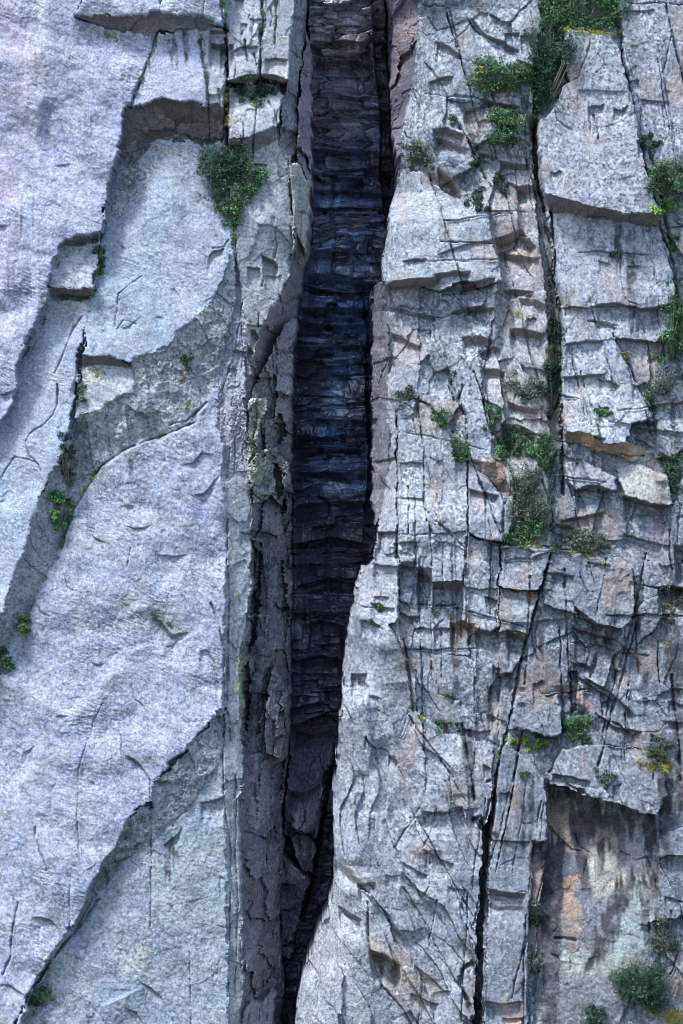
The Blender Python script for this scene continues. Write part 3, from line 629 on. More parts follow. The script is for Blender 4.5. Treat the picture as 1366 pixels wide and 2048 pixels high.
# ---------------------------------------------------------------- surveyed overhangs, steps and cracks
LEDGES = [  # points, depth, band, recovery
    ([(900, 624), (940, 612), (990, 616)], 16, 12, 40), ([(866, 551), (905, 545), (942, 543)], 14, 11, 30),
    ([(915, 576), (945, 566), (990, 556)], 18, 20, 30), ([(772, 568), (790, 560), (839, 558), (880, 556)], 22, 20, 50),
    ([(805, 523), (830, 520), (852, 521)], 8, 6, 30), ([(870, 512), (930, 490), (1000, 478)], 5, 6, 50),
    ([(788, 612), (830, 622), (880, 632)], 12, 12, 40), ([(782, 660), (805, 672), (842, 694)], 14, 9, 40),
    ([(988, 474), (1015, 470), (1042, 457), (1072, 492)], 26, 24, 30), ([(995, 502), (1031, 508), (1080, 516)], 20, 13, 40),
    ([(1009, 580), (1030, 577), (1068, 584)], 16, 13, 40), ([(1020, 655), (1050, 658), (1090, 668)], 20, 18, 50),
    ([(1038, 594), (1065, 598), (1094, 612)], 14, 16, 30), ([(965, 736), (990, 735), (1012, 742)], 16, 18, 40),
    ([(924, 672), (961, 670), (985, 680)], 16, 24, 30), ([(955, 702), (994, 693), (1004, 700)], 12, 14, 30),
    ([(1014, 800), (1040, 812), (1080, 820)], 16, 14, 40), ([(1000, 845), (1040, 850), (1075, 868)], 22, 18, 60),
    ([(980, 880), (1010, 868), (1050, 895)], 16, 20, 40),
    ([(870, 78), (900, 88), (926, 112)], 14, 10, 50), ([(940, 30), (972, 70), (1005, 84), (1038, 106)], 14, 6, 50),
    ([(858, 160), (880, 154), (908, 150)], 10, 7, 60), ([(866, 255), (895, 250), (930, 268)], 18, 16, 30),
    ([(870, 268), (900, 278), (940, 296)], 18, 12, 30), ([(928, 218), (950, 214), (968, 206)], 12, 8, 40),
    ([(960, 196), (1000, 205), (1040, 212)], 20, 10, 40), ([(955, 300), (980, 305), (1000, 312)], 14, 8, 40),
    ([(1000, 318), (1030, 325), (1062, 326)], 18, 14, 40), ([(1036, 372), (1056, 366), (1075, 376)], 16, 14, 30),
    ([(876, 330), (900, 352), (926, 388)], 18, 16, 30), ([(1014, 355), (1040, 372), (1060, 382)], 14, 10, 30),
    # squared blocks at mid height
    ([(798, 924), (820, 923), (848, 924)], 6, 4, 60), ([(797, 994), (830, 995), (850, 996)], 7, 4, 60),
    ([(756, 1064), (778, 1064), (797, 1062)], 14, 6, 60), ([(746, 1128), (770, 1130), (797, 1131)], 8, 4, 60),
    ([(799, 1122), (818, 1123), (836, 1122)], 16, 16, 60), ([(833, 1134), (848, 1135), (865, 1136)], 26, 36, 60),
    ([(862, 1161), (890, 1165), (928, 1166)], 24, 20, 70), ([(795, 1220), (818, 1233), (842, 1231)], 14, 6, 50),
    ([(866, 1068), (900, 1064), (934, 1062)], 5, 3, 60), ([(935, 976), (965, 984), (998, 990)], 16, 7, 40),
    ([(934, 1068), (975, 1080), (1006, 1083)], 10, 5, 50), ([(974, 1082), (990, 1083), (1008, 1083)], 14, 9, 40),
    ([(926, 1172), (956, 1176), (998, 1178)], 6, 4, 60), ([(970, 1192), (984, 1196), (996, 1202)], 12, 5, 30),
    ([(998, 1176), (1040, 1178), (1080, 1180)], 8, 4, 50), ([(1052, 1180), (1066, 1181), (1078, 1182)], 12, 10, 30),
    ([(900, 1243), (925, 1243), (950, 1246)], 24, 18, 60), ([(950, 1262), (980, 1263), (1002, 1262)], 14, 9, 60),
    ([(1012, 1258), (1034, 1264), (1058, 1275)], 24, 18, 60), ([(866, 1256), (890, 1256), (912, 1254)], 8, 6, 60),
    ([(924, 1456), (960, 1463), (985, 1460)], 9, 5, 60), ([(975, 1425), (985, 1432), (994, 1435)], 10, 9, 40),
    # right side below the prow
    ([(1150, 980), (1172, 970), (1195, 970), (1224, 980)], 24, 10, 60), ([(1246, 992), (1287, 1004), (1342, 1013)], 26, 8, 60),
    ([(1120, 1040), (1165, 1032), (1215, 1022)], 16, 8, 60), ([(1110, 1046), (1135, 1050), (1150, 1056)], 16, 9, 40),
    ([(1244, 1066), (1280, 1078), (1340, 1092)], 9, 4, 60), ([(1315, 1174), (1340, 1171), (1372, 1176)], 34, 9, 60),
    ([(1144, 1254), (1184, 1266), (1238, 1280)], 22, 7, 90), ([(1146, 1210), (1190, 1245), (1242, 1256)], 18, 9, 50),
    ([(1142, 1325), (1165, 1326), (1188, 1336)], 16, 7, 40), ([(1150, 1348), (1184, 1372), (1232, 1402)], 14, 5, 50),
    ([(1168, 1355), (1217, 1379), (1272, 1432)], 16, 6, 60), ([(1190, 1422), (1228, 1452), (1285, 1464)], 12, 5, 50),
    ([(1232, 1280), (1260, 1300), (1285, 1330)], 14, 5, 50), ([(1070, 1461), (1095, 1474), (1122, 1474)], 18, 8, 40),
    ([(1100, 1545), (1135, 1548), (1180, 1562)], 14, 5, 30), ([(976, 1681), (1015, 1680), (1060, 1682)], 6, 4, 80),
    ([(974, 1776), (1015, 1783), (1052, 1786)], 14, 16, 50), ([(966, 1800), (1000, 1812), (1050, 1812)], 5, 12, 50),
    ([(968, 1996), (1000, 2006), (1046, 2000)], 14, 6, 60), ([(1062, 1680), (1075, 1682), (1086, 1680)], 18, 12, 60),
    # panels right of the chimney
    ([(1190, 610), (1232, 606), (1262, 614)], 10, 5, 60), ([(1270, 618), (1300, 616), (1350, 604)], 18, 9, 60),
    ([(1126, 690), (1160, 685), (1206, 682)], 11, 5, 60), ([(1230, 679), (1265, 678), (1300, 682)], 10, 5, 60),
    ([(1122, 754), (1165, 752), (1210, 747)], 12, 5, 50), ([(1196, 758), (1222, 762), (1240, 772)], 10, 4, 40),
    ([(1258, 846), (1285, 843), (1318, 840)], 22, 8, 50), ([(1196, 522), (1210, 525), (1224, 528)], 5, 3, 30), ([(1252, 531), (1268, 532), (1280, 531)], 5, 3, 30),
    ([(1222, 220), (1240, 224), (1254, 214)], 8, 4, 40), ([(1150, 186), (1200, 188), (1252, 188)], 4, 2, 60), ([(1270, 285), (1280, 288), (1290, 287)], 16, 12, 30),
    ([(1276, 200), (1310, 203), (1340, 205)], 5, 3, 60), ([(1230, 24), (1270, 24), (1310, 22)], 5, 3, 60),
    # the foot of the right lip
    ([(702, 1347), (715, 1348), (734, 1347)], 18, 9, 60), ([(716, 1766), (735, 1762), (752, 1762)], 12, 9, 40),
    ([(776, 1508), (790, 1515), (796, 1524)], 10, 8, 30), ([(741, 1896), (773, 1906), (800, 1928)], 44, 18, 50),
    ([(720, 1238), (740, 1240), (760, 1250)], 10, 5, 40), ([(740, 1204), (770, 1212), (790, 1216)], 10, 5, 40), ([(676, 1810), (700, 1822), (724, 1836)], 16, 14, 40),
    ([(770, 1748), (785, 1750), (800, 1748)], 5, 3, 40), ([(800, 1858), (825, 1862), (850, 1855)], 5, 3, 40),
    # left lip blocks
    ([(524, 510), (545, 520), (556, 530)], 18, 12, 40), ([(495, 534), (510, 536), (522, 538)], 10, 6, 40), ([(500, 658), (510, 660), (518, 672)], 18, 12, 30),
    ([(494, 690), (502, 694), (508, 706)], 16, 14, 30), ([(456, 166), (500, 156), (546, 154), (578, 165)], 26, 13, 60), ([(440, 92), (455, 96), (470, 94)], 16, 13, 60),
    ([(418, 66), (440, 66), (455, 68)], 14, 7, 40), ([(418, 88), (438, 94), (455, 90)], 22, 12, 50), ([(530, 124), (555, 122), (578, 126)], 8, 6, 40),
    ([(460, 110), (490, 98), (520, 100)], 8, 5, 40), ([(418, 216), (436, 212), (450, 222)], 8, 5, 20),
    # left slabs
    ([(106, 338), (125, 334), (150, 332)], 5, 3, 40), ([(0, 460), (12, 456), (26, 453)], 6, 3, 40), ([(0, 792), (20, 788), (38, 780)], 9, 4, 40),
    ([(240, 492), (248, 494), (256, 502)], 6, 4, 20), ([(362, 930), (385, 926), (405, 905), (428, 912)], 8, 4, 60), ([(385, 992), (410, 986), (442, 946)], 9, 4, 60),
    ([(176, 1052), (190, 1074), (217, 1086)], 7, 4, 50), ([(306, 1082), (320, 1110), (350, 1112), (378, 1108)], 8, 4, 60), ([(240, 1012), (258, 1008), (275, 1014)], 5, 3, 40),
    ([(248, 1050), (272, 1056), (308, 1050)], 7, 4, 50), ([(224, 1260), (240, 1222), (280, 1196), (312, 1204)], -9, 26, 90), ([(300, 1232), (325, 1240), (345, 1268), (382, 1262)], 15, 12, 60),
    ([(330, 1292), (345, 1290), (358, 1280)], 6, 3, 40), ([(182, 1322), (198, 1328), (212, 1326)], 5, 3, 30), ([(110, 1432), (122, 1428), (140, 1430)], 7, 4, 30), ([(128, 1415), (140, 1414), (152, 1410)], 5, 3, 30),
    ([(248, 1506), (270, 1512), (285, 1526), (305, 1556)], 9, 9, 30), ([(400, 1300), (415, 1297), (428, 1320), (442, 1380)], 8, 4, 50),
    ([(66, 1830), (80, 1826), (105, 1830), (122, 1850)], 13, 9, 60), ([(304, 1700), (310, 1556), (345, 1558)], 10, 8, 20), ([(400, 1603), (425, 1600), (450, 1590)], 12, 6, 50),
    ([(326, 1690), (350, 1670), (368, 1648)], 12, 8, 40), ([(0, 1962), (25, 1962), (60, 1984)], 8, 5, 60),
    ([(185, 2048), (205, 2005), (240, 1985), (290, 1968)], -8, 8, 60), ([(250, 2010), (275, 2020), (290, 2045)], 10, 6, 40), ([(278, 1960), (305, 1972), (330, 1998)], 9, 6, 40),
    ([(286, 630), (258, 655), (232, 655)], 4, 3, 20), ([(340, 580), (352, 578), (366, 600)], 5, 3, 40), ([(415, 525), (425, 506), (450, 496)], 8, 4, 40),
]
LEDGES += [  # beds in the chasm
    ([(622, 52), (690, 50), (745, 56)], 22, 6, 60), ([(620, 90), (680, 86), (750, 84)], 26, 7, 60), ([(624, 268), (680, 272), (745, 268)], 36, 7, 90), ([(658, 318), (700, 324), (732, 322)], 40, 10, 40), ([(730, 305), (765, 304), (788, 306)], 36, 12, 50),
    ([(622, 352), (700, 348), (790, 356)], 30, 8, 60), ([(622, 388), (700, 384), (780, 390)], 26, 6, 60), ([(616, 482), (690, 476), (770, 482)], 20, 5, 60), ([(612, 526), (660, 524), (720, 536), (764, 545)], 60, 16, 90), ([(600, 596), (670, 592), (748, 596)], 40, 8, 60),
    ([(594, 622), (660, 628), (748, 624)], 40, 14, 60), ([(590, 676), (660, 674), (750, 668)], 44, 10, 60), ([(586, 700), (650, 706), (700, 700)], 36, 8, 60), ([(650, 833), (700, 830), (756, 834)], 40, 9, 60), ([(584, 862), (640, 866), (752, 856)], 48, 9, 70), ([(584, 886), (660, 884), (740, 892)], 40, 8, 70),
    ([(584, 940), (650, 936), (740, 944)], 36, 8, 70), ([(586, 1010), (670, 1000), (752, 1008)], 40, 8, 90), ([(586, 1090), (660, 1076), (740, 1090)], 40, 8, 90), ([(590, 1180), (650, 1160), (720, 1176)], 36, 8, 90), ([(600, 1260), (640, 1250), (690, 1262)], 36, 8, 90), ([(596, 1330), (640, 1322), (684, 1334)], 36, 8, 90),
    ([(582, 1480), (620, 1490), (672, 1476)], 24, 10, 60), ([(572, 1600), (610, 1606), (640, 1590)], 30, 10, 60), ([(568, 1660), (600, 1690), (630, 1680)], 34, 12, 50),
]
for l in LEDGES:
    ledge(*l)
VSTEPS = [  # near-upright steps: points, depth, band (+ drops to the right), recovery
    ([(960, 420), (985, 490), (1002, 560), (985, 600), (992, 700), (1016, 800)], 16, 14, 50), ([(910, 190), (935, 260), (955, 310), (978, 380)], 18, 10, 60),
    ([(960, 175), (980, 230), (1000, 270), (1020, 330)], 14, 8, 50), ([(880, 310), (905, 345), (930, 392)], 16, 14, 40), ([(1018, 370), (1030, 420), (1060, 480)], 16, 14, 40),
    ([(1110, 1370), (1118, 1420), (1122, 1470)], 16, 8, 60), ([(1142, 1260), (1142, 1300), (1140, 1430)], -14, 6, 60), ([(1000, 1102), (1000, 1140), (996, 1250)], 8, -4, 40),
    ([(1088, 1556), (1094, 1600), (1094, 1680)], 12, 6, 50), ([(1058, 1690), (1056, 1800), (1050, 2060)], 14, 6, 50), ([(1236, 1310), (1250, 1360), (1262, 1400)], 10, 6, 40),
    ([(742, 1470), (760, 1540), (800, 1620), (860, 1680)], 12, 14, 60), ([(734, 1480), (742, 1540), (766, 1590), (780, 1640)], 14, 12, 40),
    ([(766, 1716), (821, 1775), (880, 1840), (905, 1900)], -10, 14, 70), ([(686, 1730), (715, 1771), (766, 1826), (800, 1880)], -22, 12, 60), ([(703, 1540), (708, 1590), (716, 1630)], 12, 14, 40),
    ([(725, 1370), (735, 1440), (742, 1500), (730, 1560)], 8, 10, 50), ([(800, 1690), (850, 1745), (900, 1810), (940, 1880)], 8, 8, 50), ([(1305, 960), (1316, 990), (1320, 1012)], 12, 14, 30),
    ([(80, 200), (76, 280), (84, 330), (100, 360)], 10, 22, 90), ([(64, 480), (68, 540), (66, 640)], -12, 14, 80), ([(130, 1400), (90, 1460), (40, 1540), (10, 1580)], -8, 26, 110),
    ([(300, 1280), (240, 1300), (180, 1370), (120, 1440)], -8, 30, 120), ([(1345, 1090), (1350, 1130), (1352, 1172)], 30, 6, 90), ([(1318, 100), (1330, 200), (1345, 300)], 6, 6, 80),
    ([(168, 690), (160, 730), (150, 790)], -8, 6, 20), ([(162, 690), (150, 760), (138, 800)], 12, 10, 30), ([(446, 1440), (446, 1470), (444, 1500)], 12, 16, 10),
]
VSTEPS += [([(742, -40), (748, 60), (752, 120), (764, 200), (760, 300), (772, 400), (770, 440)], 90, 6, 300), ([(720, 560), (735, 640), (730, 720), (738, 900), (730, 1040)], 70, 8, 300), ([(600, 1180), (604, 1260), (598, 1340)], -26, 8, 40), ([(612, 1200), (616, 1280), (610, 1330)], 24, 6, 40)]
for v in VSTEPS:
    vstep(*v)
CRACKS = [  # points, width, depth
    ([(340, -20), (324, 22), (322, 40)], 1.5, 14), ([(318, 73), (306, 106), (293, 146), (278, 187), (264, 220)], 1.8, 16), ([(176, -10), (165, 22), (154, 44)], 1.1, 8), ([(412, 14), (408, 41)], 1.1, 8), ([(395, -5), (397, 18)], .9, 6),
    ([(403, 88), (408, 121), (415, 165), (419, 217), (419, 280)], 1.8, 14), ([(453, 60), (455, 95), (455, 165), (450, 222), (456, 290), (457, 306)], 3.0, 60), ([(448, -10), (446, 40), (453, 60)], 2.2, 16), ([(524, -20), (526, 40), (522, 90), (521, 155)], 2.0, 30),
    ([(555, -10), (552, 60), (550, 95)], 1.2, 8), ([(500, 40), (485, 76)], 1.2, 8), ([(515, 215), (510, 265), (506, 318)], 1.5, 14), ([(537, 205), (550, 225), (556, 256)], 1.2, 10), ([(484, 275), (484, 300)], 1., 8),
    ([(579, 362), (584, 400), (585, 428)], 2.6, 30), ([(577, 324), (580, 345), (578, 362)], 1.5, 10), ([(440, 800), (470, 700), (486, 600)], 1.2, 8),
    ([(166, 633), (150, 655), (138, 685), (126, 715), (111, 748)], 1.5, 10), ([(90, 665), (70, 690), (56, 716)], 1.3, 8), ([(118, 770), (118, 810), (108, 830), (92, 848), (62, 868), (52, 885), (62, 912), (80, 930), (86, 950)], 1.3, 9), ([(4, 958), (18, 934), (33, 914), (60, 918), (80, 930)], 1.2, 8),
    ([(205, 929), (183, 959), (161, 995), (146, 1017), (124, 1085)], 2.0, 16), ([(414, 805), (373, 842), (340, 850)], 1.8, 12), ([(392, 845), (344, 864), (293, 882), (256, 896), (205, 930)], 2.4, 16),
    ([(287, 555), (262, 570), (240, 590), (232, 655)], .9, 5), ([(276, 650), (250, 642), (235, 660)], 1.0, 6), ([(425, 500), (450, 495), (458, 480)], 1.2, 8), ([(470, 510), (480, 600), (486, 700)], 1.2, 8),
    ([(206, 1408), (190, 1440), (176, 1485), (160, 1540), (158, 1620), (162, 1700), (165, 1730)], .9, 5), ([(145, 1745), (143, 1800), (145, 1860)], 1.1, 6), ([(265, 1370), (270, 1395), (290, 1410)], 1., 5), ([(240, 1458), (246, 1480), (246, 1506)], 1.1, 6),
    ([(263, 1095), (258, 1120), (255, 1132)], 1.2, 8), ([(130, 1155), (140, 1178), (165, 1185)], 1., 6), ([(76, 1210), (85, 1228), (100, 1232)], 1., 6), ([(424, 1204), (436, 1240), (448, 1288), (450, 1400)], 1.5, 10), ([(455, 1040), (454, 1120), (458, 1200), (456, 1300), (455, 1400)], 1.8, 12),
    ([(450, 1430), (446, 1500), (448, 1600), (462, 1700), (460, 1800), (456, 1990)], 1.6, 10), ([(474, 1600), (470, 1700), (476, 1800), (470, 1990)], 1.3, 9), ([(303, 1555), (304, 1700), (302, 1850)], 1.2, 7), ([(380, 1900), (382, 1980), (384, 2060)], 1.1, 6),
    ([(75, 1650), (74, 1670), (88, 1705), (95, 1720), (100, 1740)], 2., 9), ([(40, 1800), (30, 1850), (25, 1910), (10, 1945)], 1.8, 10), ([(58, 1990), (84, 1945), (125, 1890), (165, 1845), (200, 1795)], 2.0, 14),
    # right half
    ([(1177, 73), (1176, 100), (1162, 135), (1152, 160), (1140, 168)], 1.4, 10), ([(1106, 226), (1112, 248), (1125, 258), (1140, 266)], 1.8, 12), ([(1185, 235), (1192, 262), (1194, 282)], 1.6, 12), ([(1115, 195), (1120, 205)], 3, 25), ([(1134, 152), (1137, 168), (1122, 172)], 2.5, 20),
    ([(1327, -20), (1335, 37), (1353, 110), (1372, 175)], 2.2, 20), ([(1228, -10), (1240, 60), (1246, 130), (1264, 212)], 2.6, 26), ([(1295, 300), (1310, 350), (1330, 440), (1350, 500)], 2.5, 22), ([(1305, 40), (1320, 120), (1335, 200), (1345, 260)], .9, 5),
    ([(1080, -20), (1085, 50), (1066, 165), (1073, 225)], 3.0, 40), ([(1104, 420), (1110, 480), (1111, 560), (1122, 610), (1124, 680), (1121, 740), (1125, 860), (1128, 990)], 2.5, 40), ([(1074, 240), (1070, 300), (1080, 370), (1092, 420)], 3.2, 40),
    ([(1225, 670), (1261, 735), (1276, 779), (1307, 833)], 2.0, 18), ([(1283, 640), (1296, 690), (1304, 730)], 1.4, 10), ([(1220, 612), (1228, 660), (1226, 680)], 1., 6), ([(1245, 450), (1240, 500), (1242, 560), (1250, 600), (1280, 615)], 1., 6), ([(1318, 450), (1345, 520), (1355, 580), (1352, 620)], 2.4, 22),
    ([(912, 235), (935, 275), (958, 320), (975, 360)], 1.8, 20), ([(905, 80), (930, 60), (950, 35)], 1., 6), ([(936, 36), (945, 52), (966, 70), (985, 80), (1010, 98), (1035, 108)], 1.6, 12), ([(926, 770), (918, 800), (934, 835), (936, 925), (935, 1068)], 2.0, 16),
    ([(896, 770), (912, 800), (932, 830)], 1.8, 14), ([(835, 801), (842, 850), (848, 900), (849, 1006), (852, 1040), (866, 1068)], 1.8, 14), ([(796, 820), (795, 900), (795, 1100), (798, 1180), (796, 1230)], 2.4, 24), ([(830, 996), (830, 1060), (831, 1128)], 1.6, 14),
    ([(850, 1018), (866, 1040), (900, 1064)], 1.6, 12), ([(869, 1020), (880, 1050), (900, 1070), (930, 1095)], 1.5, 10), ([(934, 1062), (932, 1100), (926, 1160), (923, 1266), (922, 1290)], 1.8, 14), ([(972, 985), (972, 1010), (970, 1080)], 1.1, 7), ([(1008, 1004), (1007, 1060), (1006, 1090), (1000, 1130), (996, 1180), (992, 1260)], 1.8, 14),
    ([(1106, 1090), (1086, 1164), (1071, 1215), (1056, 1273), (1038, 1339), (1026, 1410), (1012, 1478)], 1.9, 26), ([(1012, 1478), (1001, 1500), (992, 1555), (985, 1640), (978, 1680)], 3.4, 50), ([(840, 1135), (840, 1180), (841, 1232), (841, 1300)], 1.4, 10),
    ([(985, 1560), (976, 1562)], 2, 20), ([(978, 1600), (970, 1640), (960, 1632), (948, 1640)], 3.0, 30), ([(967, 1660), (964, 1636)], 3.5, 30), ([(798, 1245), (812, 1310), (822, 1370), (826, 1420)], 2.2, 18), ([(708, 1205), (730, 1215), (752, 1215)], 1.3, 9), ([(858, 1305), (868, 1350), (880, 1390), (915, 1400)], 1.6, 9),
    ([(925, 1450), (934, 1500), (944, 1560), (950, 1600)], 2.2, 14), ([(1122, 1380), (1128, 1420), (1122, 1500), (1100, 1545)], 1.6, 10), ([(1213, 1280), (1222, 1310), (1236, 1350), (1250, 1390)], 1.2, 8), ([(1345, 1350), (1352, 1420), (1360, 1500), (1362, 1560)], 2.2, 12),
    ([(1340, 1060), (1338, 1100), (1345, 1140)], 2, 14), ([(1266, 1140), (1270, 1240), (1275, 1300), (1280, 1350)], 1.2, 8), ([(1152, 1670), (1165, 1700), (1180, 1706), (1170, 1750)], 1.4, 9), ([(1245, 1705), (1275, 1722), (1295, 1715), (1310, 1750), (1320, 1800)], 1.6, 9), ([(1104, 1660), (1120, 1680), (1145, 1703), (1165, 1706)], 1.6, 10),
    ([(1112, 1880), (1130, 1878), (1153, 1881)], 2.2, 12), ([(735, 1800), (738, 1880), (745, 1930), (770, 1980)], 2.0, 16), ([(770, 1976), (800, 2010), (830, 2060)], 2.0, 14), ([(925, 1940), (920, 1970), (940, 2010), (950, 2060)], 3.0, 26), ([(930, 1935), (945, 1925), (955, 1950)], 3, 26),
    ([(816, 1745), (845, 1795), (890, 1850)], 1.2, 7), ([(728, 1630), (750, 1640), (748, 1660)], 1., 6), ([(890, 1560), (905, 1600), (930, 1660), (940, 1700)], 1.2, 7), ([(1052, 1830), (1048, 1900), (1046, 2060)], 1.8, 14), ([(1322, 1850), (1318, 1900), (1322, 1950)], 1.6, 9),
    ([(604, 425), (600, 480), (588, 560), (560, 640)], 1.5, 10), ([(560, 1020), (566, 1060), (572, 1120), (575, 1180)], 3.0, 14), ([(510, 1100), (505, 1180), (520, 1260)], 3.0, 18), ([(528, 1000), (520, 1100), (530, 1200), (524, 1300)], 2.5, 14), ([(545, 1500), (538, 1600), (545, 1700), (540, 1800)], 2, 10),
    ([(548, 930), (556, 980), (548, 1030)], 3.5, 18), ([(674, 1516), (655, 1590), (640, 1690), (622, 1790), (600, 1880)], 4.0, 60),
]
for c in CRACKS:
    crack(*c)
for sl_, dp_ in (([(506, 1100), (522, 1110), (520, 1200), (508, 1290), (498, 1300), (502, 1200)], 40), ([(484, 1330), (496, 1320), (500, 1420), (490, 1470), (482, 1440)], 40), ([(548, 925), (560, 935), (572, 1010), (562, 1030), (550, 980)], 45),
                 ([(556, 1120), (564, 1125), (570, 1220), (562, 1225)], 30), ([(553, 1428), (568, 1432), (566, 1470), (556, 1460)], 30), ([(556, 1540), (566, 1530), (562, 1590), (550, 1600)], 30), ([(535, 860), (560, 830), (572, 860), (560, 890), (536, 900)], 40)):
    xs_, ys_ = [p[0] for p in sl_], [p[1] for p in sl_]
    w = win(min(xs_), max(xs_), min(ys_), max(ys_))
    H[w] = np.where(inside(WX[w] + 3 * n2x[w], WY[w] + 6 * n1y[w], sl_), H[w] - dp_, H[w])
# the open black slot beside the smooth pillar
w = win(940, 995, 1580, 2120)
sl = [(980, 1620), (985, 1645), (975, 1750), (968, 1850), (965, 1950), (962, 2120), (944, 2120), (951, 1950), (955, 1850), (960, 1750), (967, 1665), (974, 1650)]
H[w] = np.where(inside(WX[w], WY[w], sl), H[w] - 110, H[w])
w = win(1128, 1162, 1340, 1440)
H[w] = np.where(inside(WX[w], WY[w], [(1140, 1340), (1156, 1345), (1153, 1420), (1142, 1430)]), H[w] - 22, H[w])
w = win(430, 452, 1410, 1480)
H[w] = np.where(inside(WX[w], WY[w], [(434, 1418), (454, 1420), (450, 1472), (432, 1470)]), H[w] - 16, H[w])

# many lesser ledges, chips and joints on the jointed right-hand faces
rr = random.Random(21)
smooth_ids = [OBJS[k]['id'] for k in ('RA', 'RB1', 'RB3', 'RF', 'CV', 'RK')]
chasm_ids = [OBJS[k]['id'] for k in ('CV', 'back', 'side', 'side2', 'CS', 'CW', 'CL', 'L0', 'L1', 'L2', 'L3', 'left', 'LT', 'M1', 'SB', 'S1', 'L2_f', 'L1_f', 'L3_f')]


def gid(x, y):
    return OID[int((y - gy[0]) / STEP), int((x - gx[0]) / STEP)]


for _ in range(200):
    x, y = rr.uniform(700, 1400), rr.uniform(-40, 2080)
    g_ = gid(x, y)
    if g_ in chasm_ids or (g_ in smooth_ids and rr.random() < .93):
        continue
    s = rr.random()
    if s < .5:
        L = rr.uniform(14, 52) * (1.4 if y > 1480 and x < 960 else 1)
        an = rr.gauss(.12, .3) if not (y > 1350 and x < 960) else rr.gauss(.6, .3)
        pts = [(x + t * L, y + math.sin(an) * t * L + rr.uniform(-3, 3)) for t in (0, .35, .7, 1)]
        ledge(pts, rr.uniform(3, 11), rr.uniform(2, 6.5), rr.uniform(25, 70))
    elif s < .85:
        L = rr.uniform(15, 80)
        an = rr.gauss(.12, .22) if not (y > 1350 and x < 960) else rr.gauss(-.35, .25)
        pts = [(x - math.sin(an) * t * L * -1 + rr.uniform(-2, 2), y + t * L) for t in (0, .3, .6, 1)]
        crack(pts, rr.uniform(.8, 1.4), rr.uniform(4, 10))
    else:
        L = rr.uniform(20, 60)
        pts = [(x + rr.uniform(-3, 3) + .15 * t * L, y + t * L) for t in (0, .5, 1)]
        vstep(pts, rr.uniform(3, 9), rr.choice([-1, 1]) * rr.uniform(4, 10), rr.uniform(20, 60))
for _ in range(170):   # joints that run on through many blocks
    x, y = rr.uniform(790, 1400), rr.uniform(-40, 2080)
    L = rr.uniform(70, 300)
    if y < 1000 and x > 860:
        dx = rr.gauss(.27, .08)
    elif x < 960 and y > 1330:
        dx = rr.choice([rr.gauss(.5, .12), rr.gauss(-.08, .08)])
    elif y > 1050 and x > 960:
        dx = rr.choice([rr.gauss(-.24, .06), rr.gauss(.0, .05)])
    else:
        dx = rr.gauss(.03, .05)
    hor = rr.random() < .33
    if hor:
        L *= .6
        sl_ = rr.gauss(.1, .12)
        pts = [(x + t * L, y + sl_ * t * L + rr.uniform(-2.5, 2.5)) for t in (0, .2, .4, .6, .8, 1)]
    else:
        pts = [(x + dx * t * L + rr.uniform(-2, 2), y + t * L) for t in (0, .2, .4, .6, .8, 1)]
    if any(not (-60 < a_ < 1425 and -60 < b_ < 2105) or gid(a_, b_) in chasm_ids or gid(a_, b_) == OBJS['RA']['id'] for a_, b_ in pts):
        continue
    crack(pts, rr.uniform(.8, 1.7), rr.uniform(6, 18))
    if rr.random() < .6:
        if hor:
            ledge(pts, rr.uniform(3, 9), rr.uniform(3, 7), rr.uniform(60, 140), bare=False)
        else:
            vstep(pts, rr.uniform(3, 10), rr.choice([-1, 1]) * rr.uniform(3, 8), rr.uniform(50, 140))
for _ in range(45):
    x, y = rr.uniform(-30, 440), rr.uniform(-40, 2080)
    L = rr.uniform(8, 34)
    an = rr.gauss(.1, .45)
    pts = [(x + t * L, y + math.sin(an) * t * L + rr.uniform(-3, 3)) for t in (0, .35, .7, 1)]
    ledge(pts, rr.uniform(1.5, 4), rr.uniform(1.5, 4), rr.uniform(25, 60))
for _ in range(90):   # chips on the ribs of the left lip
    x, y = rr.uniform(440, 620), rr.uniform(-20, 2060)
    if gid(x, y) in chasm_ids:
        continue
    L = rr.uniform(10, 36)
    if rr.random() < .5:
        ledge([(x + t * L, y + rr.uniform(-3, 3)) for t in (0, .35, .7, 1)], rr.uniform(4, 9), rr.uniform(3, 7), rr.uniform(25, 60))
    else:
        crack([(x + rr.uniform(-3, 3), y + t * L * 2.2) for t in (0, .5, 1)], rr.uniform(.9, 1.6), rr.uniform(6, 14))
for _ in range(70):   # splits and hollows in the shadowed flanks
    x, y = rr.uniform(500, 572), rr.uniform(620, 2040)
    if gid(x, y) != OBJS['side']['id']:
        continue
    L = rr.uniform(20, 90)
    crack([(x + rr.uniform(-4, 4), y + t * L) for t in (0, .5, 1)], rr.uniform(1, 3), rr.uniform(5, 16))

